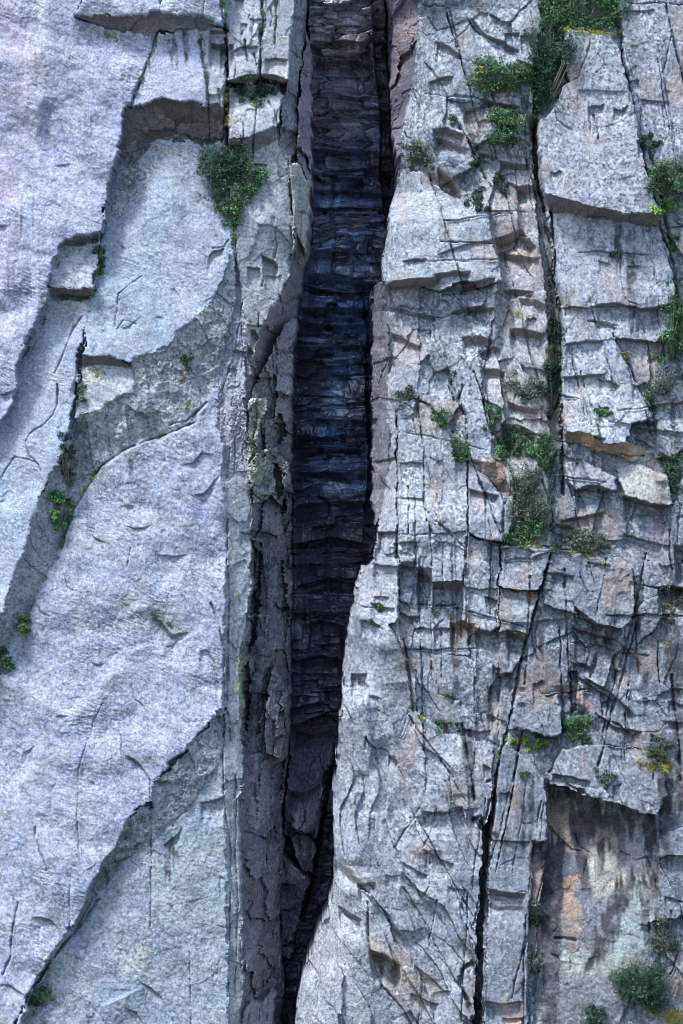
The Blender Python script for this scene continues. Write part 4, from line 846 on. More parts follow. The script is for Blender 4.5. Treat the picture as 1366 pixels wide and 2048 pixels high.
# ---------------------------------------------------------------- colour of the rock, and glints painted in the chasm
TAN, CREAM, ORG, BLK, MOSS, YEL, PNK = (.42, .34, .25), (.50, .46, .38), (.46, .24, .12), (.05, .047, .055), (.075, .085, .035), (.36, .39, .15), (.42, .32, .31)
STAINS = [
    ([(1100, 1590), (1140, 1600), (1150, 1720), (1120, 1700), (1100, 1660)], TAN, .7, .1), ([(1180, 1700), (1215, 1690), (1255, 1740), (1245, 1780), (1200, 1800), (1175, 1760)], CREAM, .95, .2),
    ([(1185, 1620), (1230, 1640), (1225, 1700), (1180, 1690)], TAN, .8, .1), ([(1130, 1760), (1160, 1750), (1150, 1830), (1125, 1820)], ORG, .6, .1), ([(1120, 1810), (1160, 1800), (1165, 1870), (1125, 1870)], (.5, .36, .24), .7, .1),
    ([(1230, 1680), (1290, 1700), (1280, 1740), (1240, 1720)], PNK, .6, .1), ([(1230, 1820), (1290, 1740), (1310, 1850), (1260, 1930), (1180, 1960), (1130, 1960), (1120, 1900), (1180, 1900)], (.33, .39, .35), .85, .3),
    ([(995, 1080), (950, 1000), (955, 985), (972, 984), (968, 1080)], PNK, .85, .15), ([(1152, 1388), (1175, 1390), (1190, 1420), (1165, 1428)], (.42, .25, .18), .9, .05), ([(1215, 1300), (1240, 1290), (1260, 1360), (1240, 1400)], TAN, .5, .2),
    ([(690, 1720), (740, 1740), (760, 1800), (720, 1800), (690, 1760)], (.42, .37, .29), .6, .4), ([(730, 1870), (800, 1890), (880, 1990), (840, 2030), (760, 1960)], (.46, .37, .29), .8, .3), ([(740, 1895), (780, 1905), (800, 1930), (770, 1925)], TAN, .9, .0),
    ([(985, 455), (1040, 445), (1085, 520), (1060, 540), (1000, 520)], (.42, .31, .27), .6, .2), ([(1000, 480), (1080, 500), (1075, 518), (1010, 505)], (.5, .35, .27), .8, .05), ([(870, 250), (950, 280), (1000, 320), (940, 330), (875, 290)], (.36, .27, .27), .5, .3), ([(880, 330), (925, 370), (925, 392), (890, 365)], (.36, .23, .19), .8, .05),
    ([(1010, 350), (1080, 380), (1075, 440), (1020, 400)], (.40, .31, .29), .5, .3), ([(960, 830), (1040, 850), (1075, 920), (1010, 930)], (.40, .36, .29), .5, .2), ([(782, 640), (850, 680), (860, 720), (800, 740)], (.37, .32, .31), .5, .3), ([(1255, 890), (1300, 900), (1298, 930), (1265, 925)], (.5, .42, .3), .8, .1),
    ([(1148, 872), (1195, 886), (1200, 898), (1160, 890)], (.55, .37, .2), .9, .0), ([(1000, 2010), (1045, 2005), (1040, 2060), (1005, 2060)], (.5, .30, .2), .7, .1), ([(975, 1990), (1040, 2000), (1020, 2020), (975, 2010)], CREAM, .6, .2), ([(1060, 1700), (1085, 1700), (1085, 1960), (1060, 1960)], (.42, .28, .24), .6, .2),
    ([(975, 1390), (1000, 1400), (1000, 1470), (985, 1470)], (.46, .37, .29), .7, .2), ([(860, 1360), (900, 1400), (910, 1440), (860, 1430)], (.36, .31, .28), .5, .3), ([(840, 1250), (870, 1260), (910, 1440), (870, 1400)], (.37, .33, .30), .5, .4),
    ([(906, 1245), (960, 1250), (955, 1266), (915, 1262)], TAN, .8, .1), ([(1045, 1180), (1072, 1182), (1064, 1210), (1048, 1200)], (.5, .34, .22), .8, .05), ([(1040, 1262), (1062, 1262), (1056, 1282)], (.48, .35, .24), .8, .05), ([(1250, 1080), (1280, 1100), (1270, 1140)], (.42, .32, .28), .5, .2),
    ([(1290, 1040), (1340, 1060), (1340, 1160), (1290, 1150)], (.36, .30, .32), .5, .3), ([(474, 1312), (490, 1310), (494, 1340), (489, 1410), (480, 1425), (474, 1380)], (.40, .44, .22), .95, .1), ([(495, 800), (530, 800), (515, 900), (497, 960)], (.38, .37, .26), .6, .4), ([(512, 905), (535, 920), (525, 960), (500, 985)], (.42, .43, .27), .7, .3),
    ([(160, 60), (200, 64), (240, 76), (240, 90), (200, 80), (160, 66)], (.20, .21, .10), .6, .7), ([(230, 330), (270, 290), (400, 290), (420, 300), (330, 320), (280, 400), (230, 440), (222, 430)], (.22, .21, .215), .75, .95), ([(250, 300), (290, 340), (262, 400), (240, 420)], (.09, .10, .07), .6, .8),
    ([(105, 592), (185, 604), (180, 630), (120, 612)], (.20, .20, .12), .7, .95), ([(135, 494), (198, 492), (190, 512), (125, 520)], (.26, .27, .22), .6, .95), ([(168, 738), (215, 738), (210, 765), (175, 768)], (.32, .31, .15), .7, .95), ([(150, 858), (210, 870), (160, 960), (140, 940)], (.16, .15, .13), .6, .6),
    ([(0, 330), (30, 320), (45, 360), (20, 440), (-60, 460), (-60, 350)], (.34, .26, .33), .7, .0), ([(60, 340), (92, 345), (88, 390), (60, 385)], (.34, .29, .34), .5, .0), ([(350, 50), (400, 80), (380, 110), (330, 120), (330, 85)], (.27, .25, .37), .7, .05),
    ([(100, 1100), (140, 1000), (180, 1000), (150, 1080), (90, 1200), (60, 1320), (40, 1300)], (.30, .28, .36), .6, .1), ([(62, 1190), (72, 1190), (66, 1360), (58, 1350)], (.16, .16, .24), .7, .0), ([(-40, 900), (20, 930), (10, 990), (-60, 980)], (.22, .28, .42), .6, .0), ([(258, 900), (272, 905), (270, 960), (258, 950)], (.22, .21, .27), .7, .1),
    ([(235, 1210), (270, 1190), (330, 1210), (380, 1265), (345, 1290), (310, 1255), (260, 1250), (225, 1270)], (.26, .275, .27), .7, .4), ([(300, 1225), (345, 1250), (345, 1270), (310, 1245)], (.11, .115, .085), .8, .5), ([(110, 1440), (200, 1370), (230, 1310), (420, 1300), (400, 1340), (250, 1350), (150, 1440)], (.33, .33, .40), .5, .1),
    ([(340, 1540), (380, 1500), (395, 1520), (350, 1575), (315, 1590)], (.10, .095, .085), .7, .3), ([(250, 1640), (300, 1620), (300, 1680), (240, 1740), (200, 1790), (180, 1780)], (.11, .11, .09), .55, .5), ([(60, 1830), (110, 1800), (160, 1780), (130, 1860), (90, 1850)], (.22, .22, .23), .6, .3),
    ([(160, 1800), (200, 1790), (230, 1850), (215, 1960), (180, 1990), (150, 1900)], (.24, .23, .30), .7, .3), ([(90, 1900), (140, 1860), (150, 1960), (100, 1990)], (.38, .41, .38), .7, .5), ([(300, 1720), (450, 1640), (460, 1850), (320, 1860)], (.33, .39, .38), .6, .5), ([(250, 1890), (300, 1880), (300, 1950), (250, 1940)], (.34, .37, .33), .6, .9),
    ([(60, -40), (105, -40), (85, 200), (80, 330), (70, 330), (55, 150)], (.56, .53, .60), .6, .0), ([(20, -40), (50, -40), (40, 140), (20, 100)], (.48, .40, .50), .5, .0), ([(334, 100), (420, 90), (410, 200), (330, 200)], (.36, .37, .46), .5, .1),
    ([(1050, 100), (1080, 90), (1078, 240), (1060, 330)], (.12, .12, .10), .5, .2), ([(620, -40), (770, -40), (760, 60), (640, 100)], (.30, .265, .29), .8, .25), ([(640, 110), (770, 110), (770, 440), (630, 420)], (.19, .185, .235), .7, .12), ([(690, 215), (760, 215), (750, 245), (690, 250)], (.36, .39, .41), .7, .1),
    ([(620, 420), (780, 440), (760, 560), (610, 540)], (.17, .165, .215), .7, .08), ([(1130, 430), (1145, 428), (1150, 470), (1128, 475)], (.55, .55, .56), .7, .9), ([(1158, 425), (1172, 425), (1172, 540), (1160, 540)], (.46, .47, .49), .6, .5),
]
_rt = np.clip((X - 760) / 60, 0, 1) * (1 - STY['strata'])
_wm = (np.clip(fbm(WX / 70, WY / 110, 4, 163) * 1.6 - .38, 0, .65) * _rt)[..., None].astype(np.float32)
TINT = TINT * (1 - _wm) + np.array((.33, .245, .20), np.float32) * _wm
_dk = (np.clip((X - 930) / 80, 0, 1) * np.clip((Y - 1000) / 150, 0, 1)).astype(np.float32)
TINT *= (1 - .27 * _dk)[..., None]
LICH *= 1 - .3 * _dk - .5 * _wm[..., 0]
STAINS += [
    ([(-66, -66), (70, -66), (66, 330), (40, 480), (30, 640), (-66, 760)], (.42, .355, .455), .45, .1), ([(330, 1000), (400, 1060), (420, 1180), (330, 1160), (250, 1100)], (.27, .30, .35), .5, .4), ([(20, 1560), (120, 1480), (200, 1600), (120, 1720), (30, 1700)], (.37, .36, .44), .5, .1), ([(1000, 1560), (960, 1500), (900, 1480), (920, 1600)], (.30, .25, .22), .4, .3),
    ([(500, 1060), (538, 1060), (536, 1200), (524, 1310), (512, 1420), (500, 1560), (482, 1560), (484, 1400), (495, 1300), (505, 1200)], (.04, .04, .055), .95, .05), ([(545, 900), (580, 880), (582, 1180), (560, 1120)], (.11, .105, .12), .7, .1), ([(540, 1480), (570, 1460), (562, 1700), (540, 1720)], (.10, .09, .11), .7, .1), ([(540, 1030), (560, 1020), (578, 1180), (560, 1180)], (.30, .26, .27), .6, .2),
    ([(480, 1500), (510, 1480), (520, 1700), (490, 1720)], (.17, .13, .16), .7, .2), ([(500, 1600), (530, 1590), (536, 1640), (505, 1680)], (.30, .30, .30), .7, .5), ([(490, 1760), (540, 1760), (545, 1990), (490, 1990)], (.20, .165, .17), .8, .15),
    ([(640, 30), (700, 20), (700, 110), (650, 110)], (.38, .33, .31), .5, .6), ([(700, 400), (730, 398), (728, 430), (700, 430)], (.34, .22, .18), .7, .05), ([(590, 1700), (560, 1740), (600, 1800), (612, 1780)], (.24, .22, .25), .6, .3), ([(590, 1610), (640, 1600), (625, 1690), (585, 1680)], (.32, .29, .37), .7, .3),
    ([(596, 1190), (614, 1190), (612, 1330), (598, 1330)], (.36, .33, .34), .7, .5), ([(530, 640), (575, 560), (592, 480), (600, 500), (560, 640), (520, 720)], (.27, .235, .235), .5, .1),
]
for poly, t, amt, lc in STAINS:
    stain(poly, t, amt, lc)
STREAKS = [
    (1170, 1598, 1168, 1690, 44), (1215, 1614, 1212, 1660, 50), (1126, 1585, 1122, 1610, 40), (1262, 1626, 1262, 1656, 40), (1300, 1630, 1304, 1690, 20), (1205, 1610, 1204, 1740, 16), (1240, 1620, 1244, 1720, 14), (1106, 1690, 1100, 1900, 34), (1160, 1690, 1176, 1800, 16), (1262, 1760, 1190, 1925, 30), (1230, 1800, 1165, 1960, 14),
    (1352, 1290, 1356, 1380, 24), (1330, 1560, 1336, 1720, 22), (1310, 1740, 1316, 1860, 14), (1290, 1340, 1292, 1430, 10),  # dark water streaks: top x, top y, bottom x, bottom y, width
    (1156, 1600, 1158, 1700, 22), (1190, 1610, 1186, 1680, 12), (1225, 1625, 1222, 1690, 16), (1260, 1630, 1262, 1680, 10), (1108, 1690, 1098, 2060, 32), (1118, 1720, 1112, 1840, 10), (1160, 1700, 1172, 1780, 12), (1250, 1770, 1185, 1920, 22), (1300, 1640, 1296, 1730, 14),
    (1290, 1760, 1292, 1880, 16), (1320, 1500, 1330, 1700, 16), (1342, 1280, 1352, 1400, 16), (1352, 1400, 1362, 1640, 12), (1345, 1260, 1345, 1330, 30), (1273, 1170, 1276, 1290, 8), (1084, 1210, 1080, 1330, 10), (907, 1262, 915, 1400, 14), (978, 1385, 986, 1440, 8), (1215, 1280, 1222, 1320, 6), (1226, 1330, 1232, 1370, 8),
    (1045, 1560, 1046, 1720, 8), (1062, 1570, 1063, 1680, 8), (930, 1450, 945, 1600, 16), (1004, 1830, 1003, 1880, 6), (1234, 445, 1236, 540, 10), (1262, 470, 1262, 640, 14), (1180, 430, 1182, 500, 8), (990, 1460, 994, 1480, 6), (345, 80, 352, 130, 16), (372, 75, 376, 120, 10), (262, 900, 264, 960, 10),
    (1142, 1290, 1146, 1420, 12), (1165, 1400, 1166, 1440, 8), (1150, 920, 1152, 935, 8), (340, 1680, 335, 1760, 14), (350, 1680, 352, 1720, 8), (1010, 1640, 1010, 1780, 6), (760, 1910, 766, 1960, 8), (1185, 1280, 1190, 1320, 5),
]
for x0, y0, x1, y1, wd in STREAKS:
    wd *= 1.5
    stain([(x0 - wd / 2, y0), (x0 + wd / 2, y0 - 4), (x1 + wd * .35, y1), (x1 - wd * .3, y1 + 8)], BLK, 1.0, .05, 6, True)
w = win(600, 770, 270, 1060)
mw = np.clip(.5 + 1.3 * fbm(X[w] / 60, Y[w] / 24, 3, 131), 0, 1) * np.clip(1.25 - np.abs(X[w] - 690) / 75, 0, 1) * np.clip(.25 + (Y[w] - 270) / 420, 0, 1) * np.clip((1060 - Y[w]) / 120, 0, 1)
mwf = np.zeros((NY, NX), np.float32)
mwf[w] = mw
brick = np.clip(.45 + .95 * fid4 ** 2 + .75 * fid5 ** 3, .35, 2.2)
TINT *= (1 + STY['strata'] * (brick - 1))[..., None]
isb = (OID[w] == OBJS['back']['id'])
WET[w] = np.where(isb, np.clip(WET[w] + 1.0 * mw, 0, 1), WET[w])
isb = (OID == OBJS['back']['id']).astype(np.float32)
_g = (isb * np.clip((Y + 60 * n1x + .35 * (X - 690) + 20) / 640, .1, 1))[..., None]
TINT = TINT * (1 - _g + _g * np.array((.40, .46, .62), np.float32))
glint = (isb * np.clip(mwf * (.25 + 2.4 * fid5 ** 1.3), 0, 1))[..., None].astype(np.float32)
TINT = TINT * (1 - glint) + np.array((.22, .33, .58), np.float32) * glint  # sky glints on the wet beds, painted as blue into the colour
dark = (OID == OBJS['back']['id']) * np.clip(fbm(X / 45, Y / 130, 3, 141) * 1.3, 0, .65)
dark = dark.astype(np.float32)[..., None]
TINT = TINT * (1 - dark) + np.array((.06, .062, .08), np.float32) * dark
# block-to-block and broad tone changes that belong to the stone
tone = 1 + STY['fa'] * (fid - .5) * .28 + STY['fb'] * (fid2 - .5) * .22 + .16 * fbm(X / 60, Y / 75, 4, 151) + .10 * fbm(X / 9, Y / 9, 2, 155)
gr = fbm(U / 17, V / 3.6, 4, 157, .7) * np.clip(.7 + .9 * fbm(X / 60, Y / 60, 2, 158), 0, 1.5)
tone += STY['scaly'] * (.42 * _pt * gr + .24 * fbm(X / 34, Y / 30, 4, 160, .65) + .14 * fbm(U / 40, V / 16, 3, 159))
tone += .35 * STY['fv'] * (fid6 - .5)
# seeps down the right-hand faces and pale slabs: dark algae streaks below ledges
_sk = np.clip(fbm(X / 9, Y / 170, 3, 165, .6) * 1.5 - .45, 0, .8) * np.clip(fbm(X / 120, Y / 150, 2, 167) * 1.6 + .1, 0, 1)
_sk = (_sk * np.maximum(_rt, .6 * STY['scaly']))[..., None].astype(np.float32)
TINT = TINT * (1 - _sk) + np.array((.085, .08, .10), np.float32) * _sk
hue = fbm(X / 110, Y / 90, 3, 161)
TINT *= np.clip(tone, .45, 1.6)[..., None]
TINT[..., 0] *= 1 + .07 * hue
TINT[..., 1] *= 1 + .03 * fbm(X / 70, Y / 90, 3, 171)
TINT[..., 2] *= 1 - .05 * hue
LICH = soften(LICH, 1)
TINT *= np.array((.945, .985, 1.06), np.float32)
TINT[:, X[0] < 700] *= 1.07
TINT = np.clip(TINT, .02, .85)

# ---------------------------------------------------------------- materials
def rock_material():
    m = bpy.data.materials.new("rock")
    m.use_nodes = True
    nt = m.node_tree
    n, l = nt.nodes, nt.links
    b = n["Principled BSDF"]
    geo = n.new("ShaderNodeNewGeometry")
    at = n.new("ShaderNodeAttribute")
    at.attribute_name = "tint"
    mk = n.new("ShaderNodeAttribute")
    mk.attribute_name = "cover"
    sp = n.new("ShaderNodeSeparateColor")
    l.new(mk.outputs["Color"], sp.inputs["Color"])

    def noise(scale, detail=3.0, rough=.6, vec=None):
        t = n.new("ShaderNodeTexNoise")
        t.inputs["Scale"].default_value = scale
        t.inputs["Detail"].default_value = detail
        t.inputs["Roughness"].default_value = rough
        l.new(vec or geo.outputs["Position"], t.inputs["Vector"])
        return t.outputs["Fac"]

    def ramp(fac, lo, hi, v0=0.0, v1=1.0):
        t = n.new("ShaderNodeMapRange")
        t.inputs["From Min"].default_value = lo
        t.inputs["From Max"].default_value = hi
        t.inputs["To Min"].default_value = v0
        t.inputs["To Max"].default_value = v1
        l.new(fac, t.inputs["Value"])
        return t.outputs["Result"]

    def math_(op, a, c):
        t = n.new("ShaderNodeMath")
        t.operation = op
        for i, q in enumerate((a, c)):
            if isinstance(q, float):
                t.inputs[i].default_value = q
            else:
                l.new(q, t.inputs[i])
        return t.outputs[0]

    def mix(fac, a, c, mode='MIX'):
        t = n.new("ShaderNodeMix")
        t.data_type = 'RGBA'
        t.blend_type = mode
        l.new(fac, t.inputs["Factor"])
        for s, q in (("A", a), ("B", c)):
            sock = [i for i in t.inputs if i.name == s and i.type == 'RGBA'][0]
            if isinstance(q, tuple):
                sock.default_value = q + (1,)
            else:
                l.new(q, sock)
        return [o for o in t.outputs if o.type == 'RGBA'][0]
    grain = ramp(noise(10.0, 6, .8), .34, .66, .45, 1.5)
    comb = n.new("ShaderNodeCombineColor")
    for i in range(3):
        l.new(grain, comb.inputs[i])
    one = n.new("ShaderNodeValue")
    one.outputs[0].default_value = 1.0
    c = mix(one.outputs[0], at.outputs["Color"], comb.outputs[0], 'MULTIPLY')
    # black specks and crustose lichens
    sp1 = ramp(noise(6.0, 5, .72), .52, .56)
    c = mix(math_('MULTIPLY', sp1, math_('MULTIPLY', sp.outputs["Red"], .8)), c, (.05, .055, .07))
    patch = ramp(noise(.7, 4, .7), .38, .62, .1, 1.0)
    patch2 = ramp(noise(.45, 4, .7), .42, .58, 0.0, 1.0)
    l0 = ramp(noise(1.7, 6, .75), .52, .56)
    c = mix(math_('MULTIPLY', math_('MULTIPLY', l0, patch2), math_('MULTIPLY', sp.outputs["Red"], .75)), c, (.50, .53, .58))
    l9 = ramp(noise(2.3, 6, .75), .55, .58)
    c = mix(math_('MULTIPLY', math_('MULTIPLY', l9, patch), math_('MULTIPLY', sp.outputs["Red"], .6)), c, (.075, .08, .10))
    l1 = ramp(noise(5.2, 5, .72), .515, .55)
    c = mix(math_('MULTIPLY', math_('MULTIPLY', l1, patch), math_('MULTIPLY', sp.outputs["Red"], .9)), c, (.58, .61, .65))
    l2 = ramp(noise(3.1, 4, .7), .55, .60)
    c = mix(math_('MULTIPLY', l2, math_('MULTIPLY', sp.outputs["Red"], .5)), c, (.40, .45, .40))
    vor = n.new("ShaderNodeTexVoronoi")
    vor.inputs["Scale"].default_value = 2.4
    l.new(geo.outputs["Position"], vor.inputs["Vector"])
    spot = ramp(vor.outputs["Distance"], .13, .19, 1.0, 0.0)
    c = mix(math_('MULTIPLY', spot, math_('MULTIPLY', sp.outputs["Red"], .7)), c, (.60, .62, .63))
    l.new(c, b.inputs["Base Color"])
    l.new(ramp(sp.outputs["Blue"], 0.0, 1.0, .88, .22), b.inputs["Roughness"])
    b.inputs["Specular IOR Level"].default_value = .35
    l.new(sp.outputs["Blue"], b.inputs["Coat Weight"])
    b.inputs["Coat Roughness"].default_value = .25
    b.inputs["Coat IOR"].default_value = 1.9
    bump = n.new("ShaderNodeBump")
    bump.inputs["Strength"].default_value = .7
    bump.inputs["Distance"].default_value = .06
    l.new(noise(11.0, 6, .75), bump.inputs["Height"])
    l.new(bump.outputs["Normal"], b.inputs["Normal"])
    return m


def leaf_material(name, base, var=.5):
    m = bpy.data.materials.new(name)
    m.use_nodes = True
    nt = m.node_tree
    n, l = nt.nodes, nt.links
    b = n["Principled BSDF"]
    at = n.new("ShaderNodeAttribute")
    at.attribute_name = "leaf_tint"
    geo = n.new("ShaderNodeNewGeometry")
    t = n.new("ShaderNodeTexNoise")
    t.inputs["Scale"].default_value = 2.2
    l.new(geo.outputs["Position"], t.inputs["Vector"])
    mr = n.new("ShaderNodeMapRange")
    mr.inputs["From Min"].default_value = .3
    mr.inputs["From Max"].default_value = .7
    mr.inputs["To Min"].default_value = .7
    mr.inputs["To Max"].default_value = 1.3
    l.new(t.outputs["Fac"], mr.inputs["Value"])
    v = n.new("ShaderNodeVectorMath")
    v.operation = 'SCALE'
    l.new(at.outputs["Color"], v.inputs[0])
    l.new(mr.outputs["Result"], v.inputs["Scale"])
    l.new(v.outputs[0], b.inputs["Base Color"])
    b.inputs["Roughness"].default_value = .65
    b.inputs["Specular IOR Level"].default_value = .25
    return m


def bark_material():
    m = bpy.data.materials.new("bark")
    m.use_nodes = True
    n, l = m.node_tree.nodes, m.node_tree.links
    b = n["Principled BSDF"]
    t = n.new("ShaderNodeTexNoise")
    t.inputs["Scale"].default_value = 14
    r = n.new("ShaderNodeValToRGB")
    r.color_ramp.elements[0].color = (.09, .08, .07, 1)
    r.color_ramp.elements[1].color = (.24, .22, .19, 1)
    l.new(t.outputs["Fac"], r.inputs["Fac"])
    l.new(r.outputs["Color"], b.inputs["Base Color"])
    b.inputs["Roughness"].default_value = .9
    return m


M_ROCK = rock_material()
M_LEAF = leaf_material("leaves", (1, 1, 1))
M_BARK = bark_material()


# ---------------------------------------------------------------- rock meshes, one per mass
def world_xyz(x, y, h):
    return (x - 683.0) * S, -h * S, (1024.0 - y) * S + Z0


wx, wy, wz = world_xyz(X, Y, H)
PX = np.stack([wx, wy, wz], -1).reshape(-1, 3).astype(np.float32)
Hf, If = H.reshape(-1), OID.reshape(-1)
a = (np.arange(NY - 1)[:, None] * NX + np.arange(NX - 1)[None, :]).reshape(-1)
quads = np.stack([a, a + NX, a + NX + 1, a + 1], -1)     # wound to face the camera side (-Y)
front = np.argmax(Hf[quads], 1)
qid = If[quads[np.arange(len(quads)), front]]
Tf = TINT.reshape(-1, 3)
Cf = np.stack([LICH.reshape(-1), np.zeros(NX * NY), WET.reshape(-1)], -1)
ROCKS = {}


def rock_mesh(key):
    o = OBJS[key]
    q = quads[qid == o['id']]
    if len(q) == 0:
        print("EMPTY ROCK", key)
        return None
    vid, inv = np.unique(q, return_inverse=True)
    inv = inv.reshape(-1, 4)
    P = PX[vid]
    org = np.array([P[:, 0].mean(), P[:, 1].mean(), P[:, 2].min()], np.float32)
    me = bpy.data.meshes.new(o['name'])
    me.vertices.add(len(vid))
    me.vertices.foreach_set("co", (P - org).ravel())
    me.loops.add(len(q) * 4)
    me.loops.foreach_set("vertex_index", inv.astype(np.int32).ravel())
    me.polygons.add(len(q))
    me.polygons.foreach_set("loop_start", np.arange(0, len(q) * 4, 4, dtype=np.int32))
    me.update(calc_edges=True)
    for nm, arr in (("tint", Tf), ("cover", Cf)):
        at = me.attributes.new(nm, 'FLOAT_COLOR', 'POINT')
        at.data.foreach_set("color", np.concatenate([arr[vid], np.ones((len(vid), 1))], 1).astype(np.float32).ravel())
    me.materials.append(M_ROCK)
    ob_ = bpy.data.objects.new(o['name'], me)
    col.objects.link(ob_)
    ob_.location = org.tolist()
    return ob_


for key in KEYS:
    o = OBJS[key]
    r = rock_mesh(key)
    if r is None:
        continue
    ROCKS[key] = r
    if o['label']:
        r['label'] = o['label']
    if o['parent']:
        p = ROCKS[o['parent']]
        r.parent = p
        r.location = r.location - p.location
    else:
        r['category'] = o['cat']
        r['kind'] = o['kind'] or 'thing'
        if o['group']:
            r['group'] = o['group']


# unseen dark ground, added to cut light from below and darken undersides
gm = bpy.data.materials.new("unseen_ground")
gm.use_nodes = True
_b = gm.node_tree.nodes["Principled BSDF"]
_t = gm.node_tree.nodes.new("ShaderNodeTexNoise")
_t.inputs["Scale"].default_value = 900
_r = gm.node_tree.nodes.new("ShaderNodeValToRGB")
_r.color_ramp.elements[0].color = (.03, .045, .025, 1)
_r.color_ramp.elements[1].color = (.09, .09, .08, 1)
gm.node_tree.links.new(_t.outputs["Fac"], _r.inputs["Fac"])
gm.node_tree.links.new(_r.outputs["Color"], _b.inputs["Base Color"])
_b.inputs["Roughness"].default_value = 1
me = bpy.data.meshes.new("ground")
me.from_pydata([(-3000, -4000, 0), (3000, -4000, 0), (3000, 400, 0), (-3000, 400, 0)], [], [(0, 1, 2, 3)])
me.materials.append(gm)
gr_ = bpy.data.objects.new("ground", me)
col.objects.link(gr_)
gr_['kind'] = 'structure'
gr_['label'] = 'unseen dark ground added below the cliff to darken its undersides'
gr_['category'] = 'ground'

# ---------------------------------------------------------------- plants
def hgt(x, y):
    i = min(max(int((x - gx[0]) / STEP), 0), NX - 1)
    j = min(max(int((y - gy[0]) / STEP), 0), NY - 1)
    return float(H[j, i])


def leaf_mesh(name, C, N_, size, tints, rg):
    """many small pointed leaves; C centres (n,3) metres, N_ rough facing, size (n,), tints (n,3)"""
    n = len(C)
    d = rg.normal(size=(n, 3))
    nr = N_ * 1.0 + d * .75
    nr /= np.linalg.norm(nr, axis=1, keepdims=True)
    t = rg.normal(size=(n, 3)) + np.array([0, 0, -.3])
    t -= (t * nr).sum(1, keepdims=True) * nr
    t /= np.linalg.norm(t, axis=1, keepdims=True)
    bt = np.cross(nr, t)
    s = size[:, None]
    bend = nr * s * .18
    v = np.stack([C - t * s, C + bt * s * .48 + bend, C + t * s, C - bt * s * .48 + bend], 1).reshape(-1, 3)
    org = np.array([v[:, 0].mean(), v[:, 1].mean(), v[:, 2].min()])
    me = bpy.data.meshes.new(name)
    me.vertices.add(n * 4)
    me.vertices.foreach_set("co", (v - org).astype(np.float32).ravel())
    me.loops.add(n * 4)
    me.loops.foreach_set("vertex_index", np.arange(n * 4, dtype=np.int32))
    me.polygons.add(n)
    me.polygons.foreach_set("loop_start", np.arange(0, n * 4, 4, dtype=np.int32))
    me.update(calc_edges=True)
    at = me.attributes.new("leaf_tint", 'FLOAT_COLOR', 'POINT')
    at.data.foreach_set("color", np.concatenate([np.repeat(tints, 4, 0), np.ones((n * 4, 1))], 1).astype(np.float32).ravel())
    me.materials.append(M_LEAF)
    o = bpy.data.objects.new(name, me)
    col.objects.link(o)
    o.location = org.tolist()
    return o


def tube(vs, fs, p0, p1, r0, r1):
    p0, p1 = Vector(p0), Vector(p1)
    d = (p1 - p0).normalized()
    u = d.orthogonal().normalized()
    v = d.cross(u)
    b = len(vs)
    for p, r in ((p0, r0), (p1, r1)):
        for k in range(5):
            a_ = k * math.tau / 5
            vs.append(p + (u * math.cos(a_) + v * math.sin(a_)) * r)
    for k in range(5):
        fs.append((b + k, b + (k + 1) % 5, b + 5 + (k + 1) % 5, b + 5 + k))


GREENS = {'dark': (.027, .064, .044), 'mid': (.045, .108, .054), 'bright': (.10, .19, .045), 'grey': (.065, .095, .078), 'yellow': (.24, .23, .04), 'fern': (.07, .17, .06)}


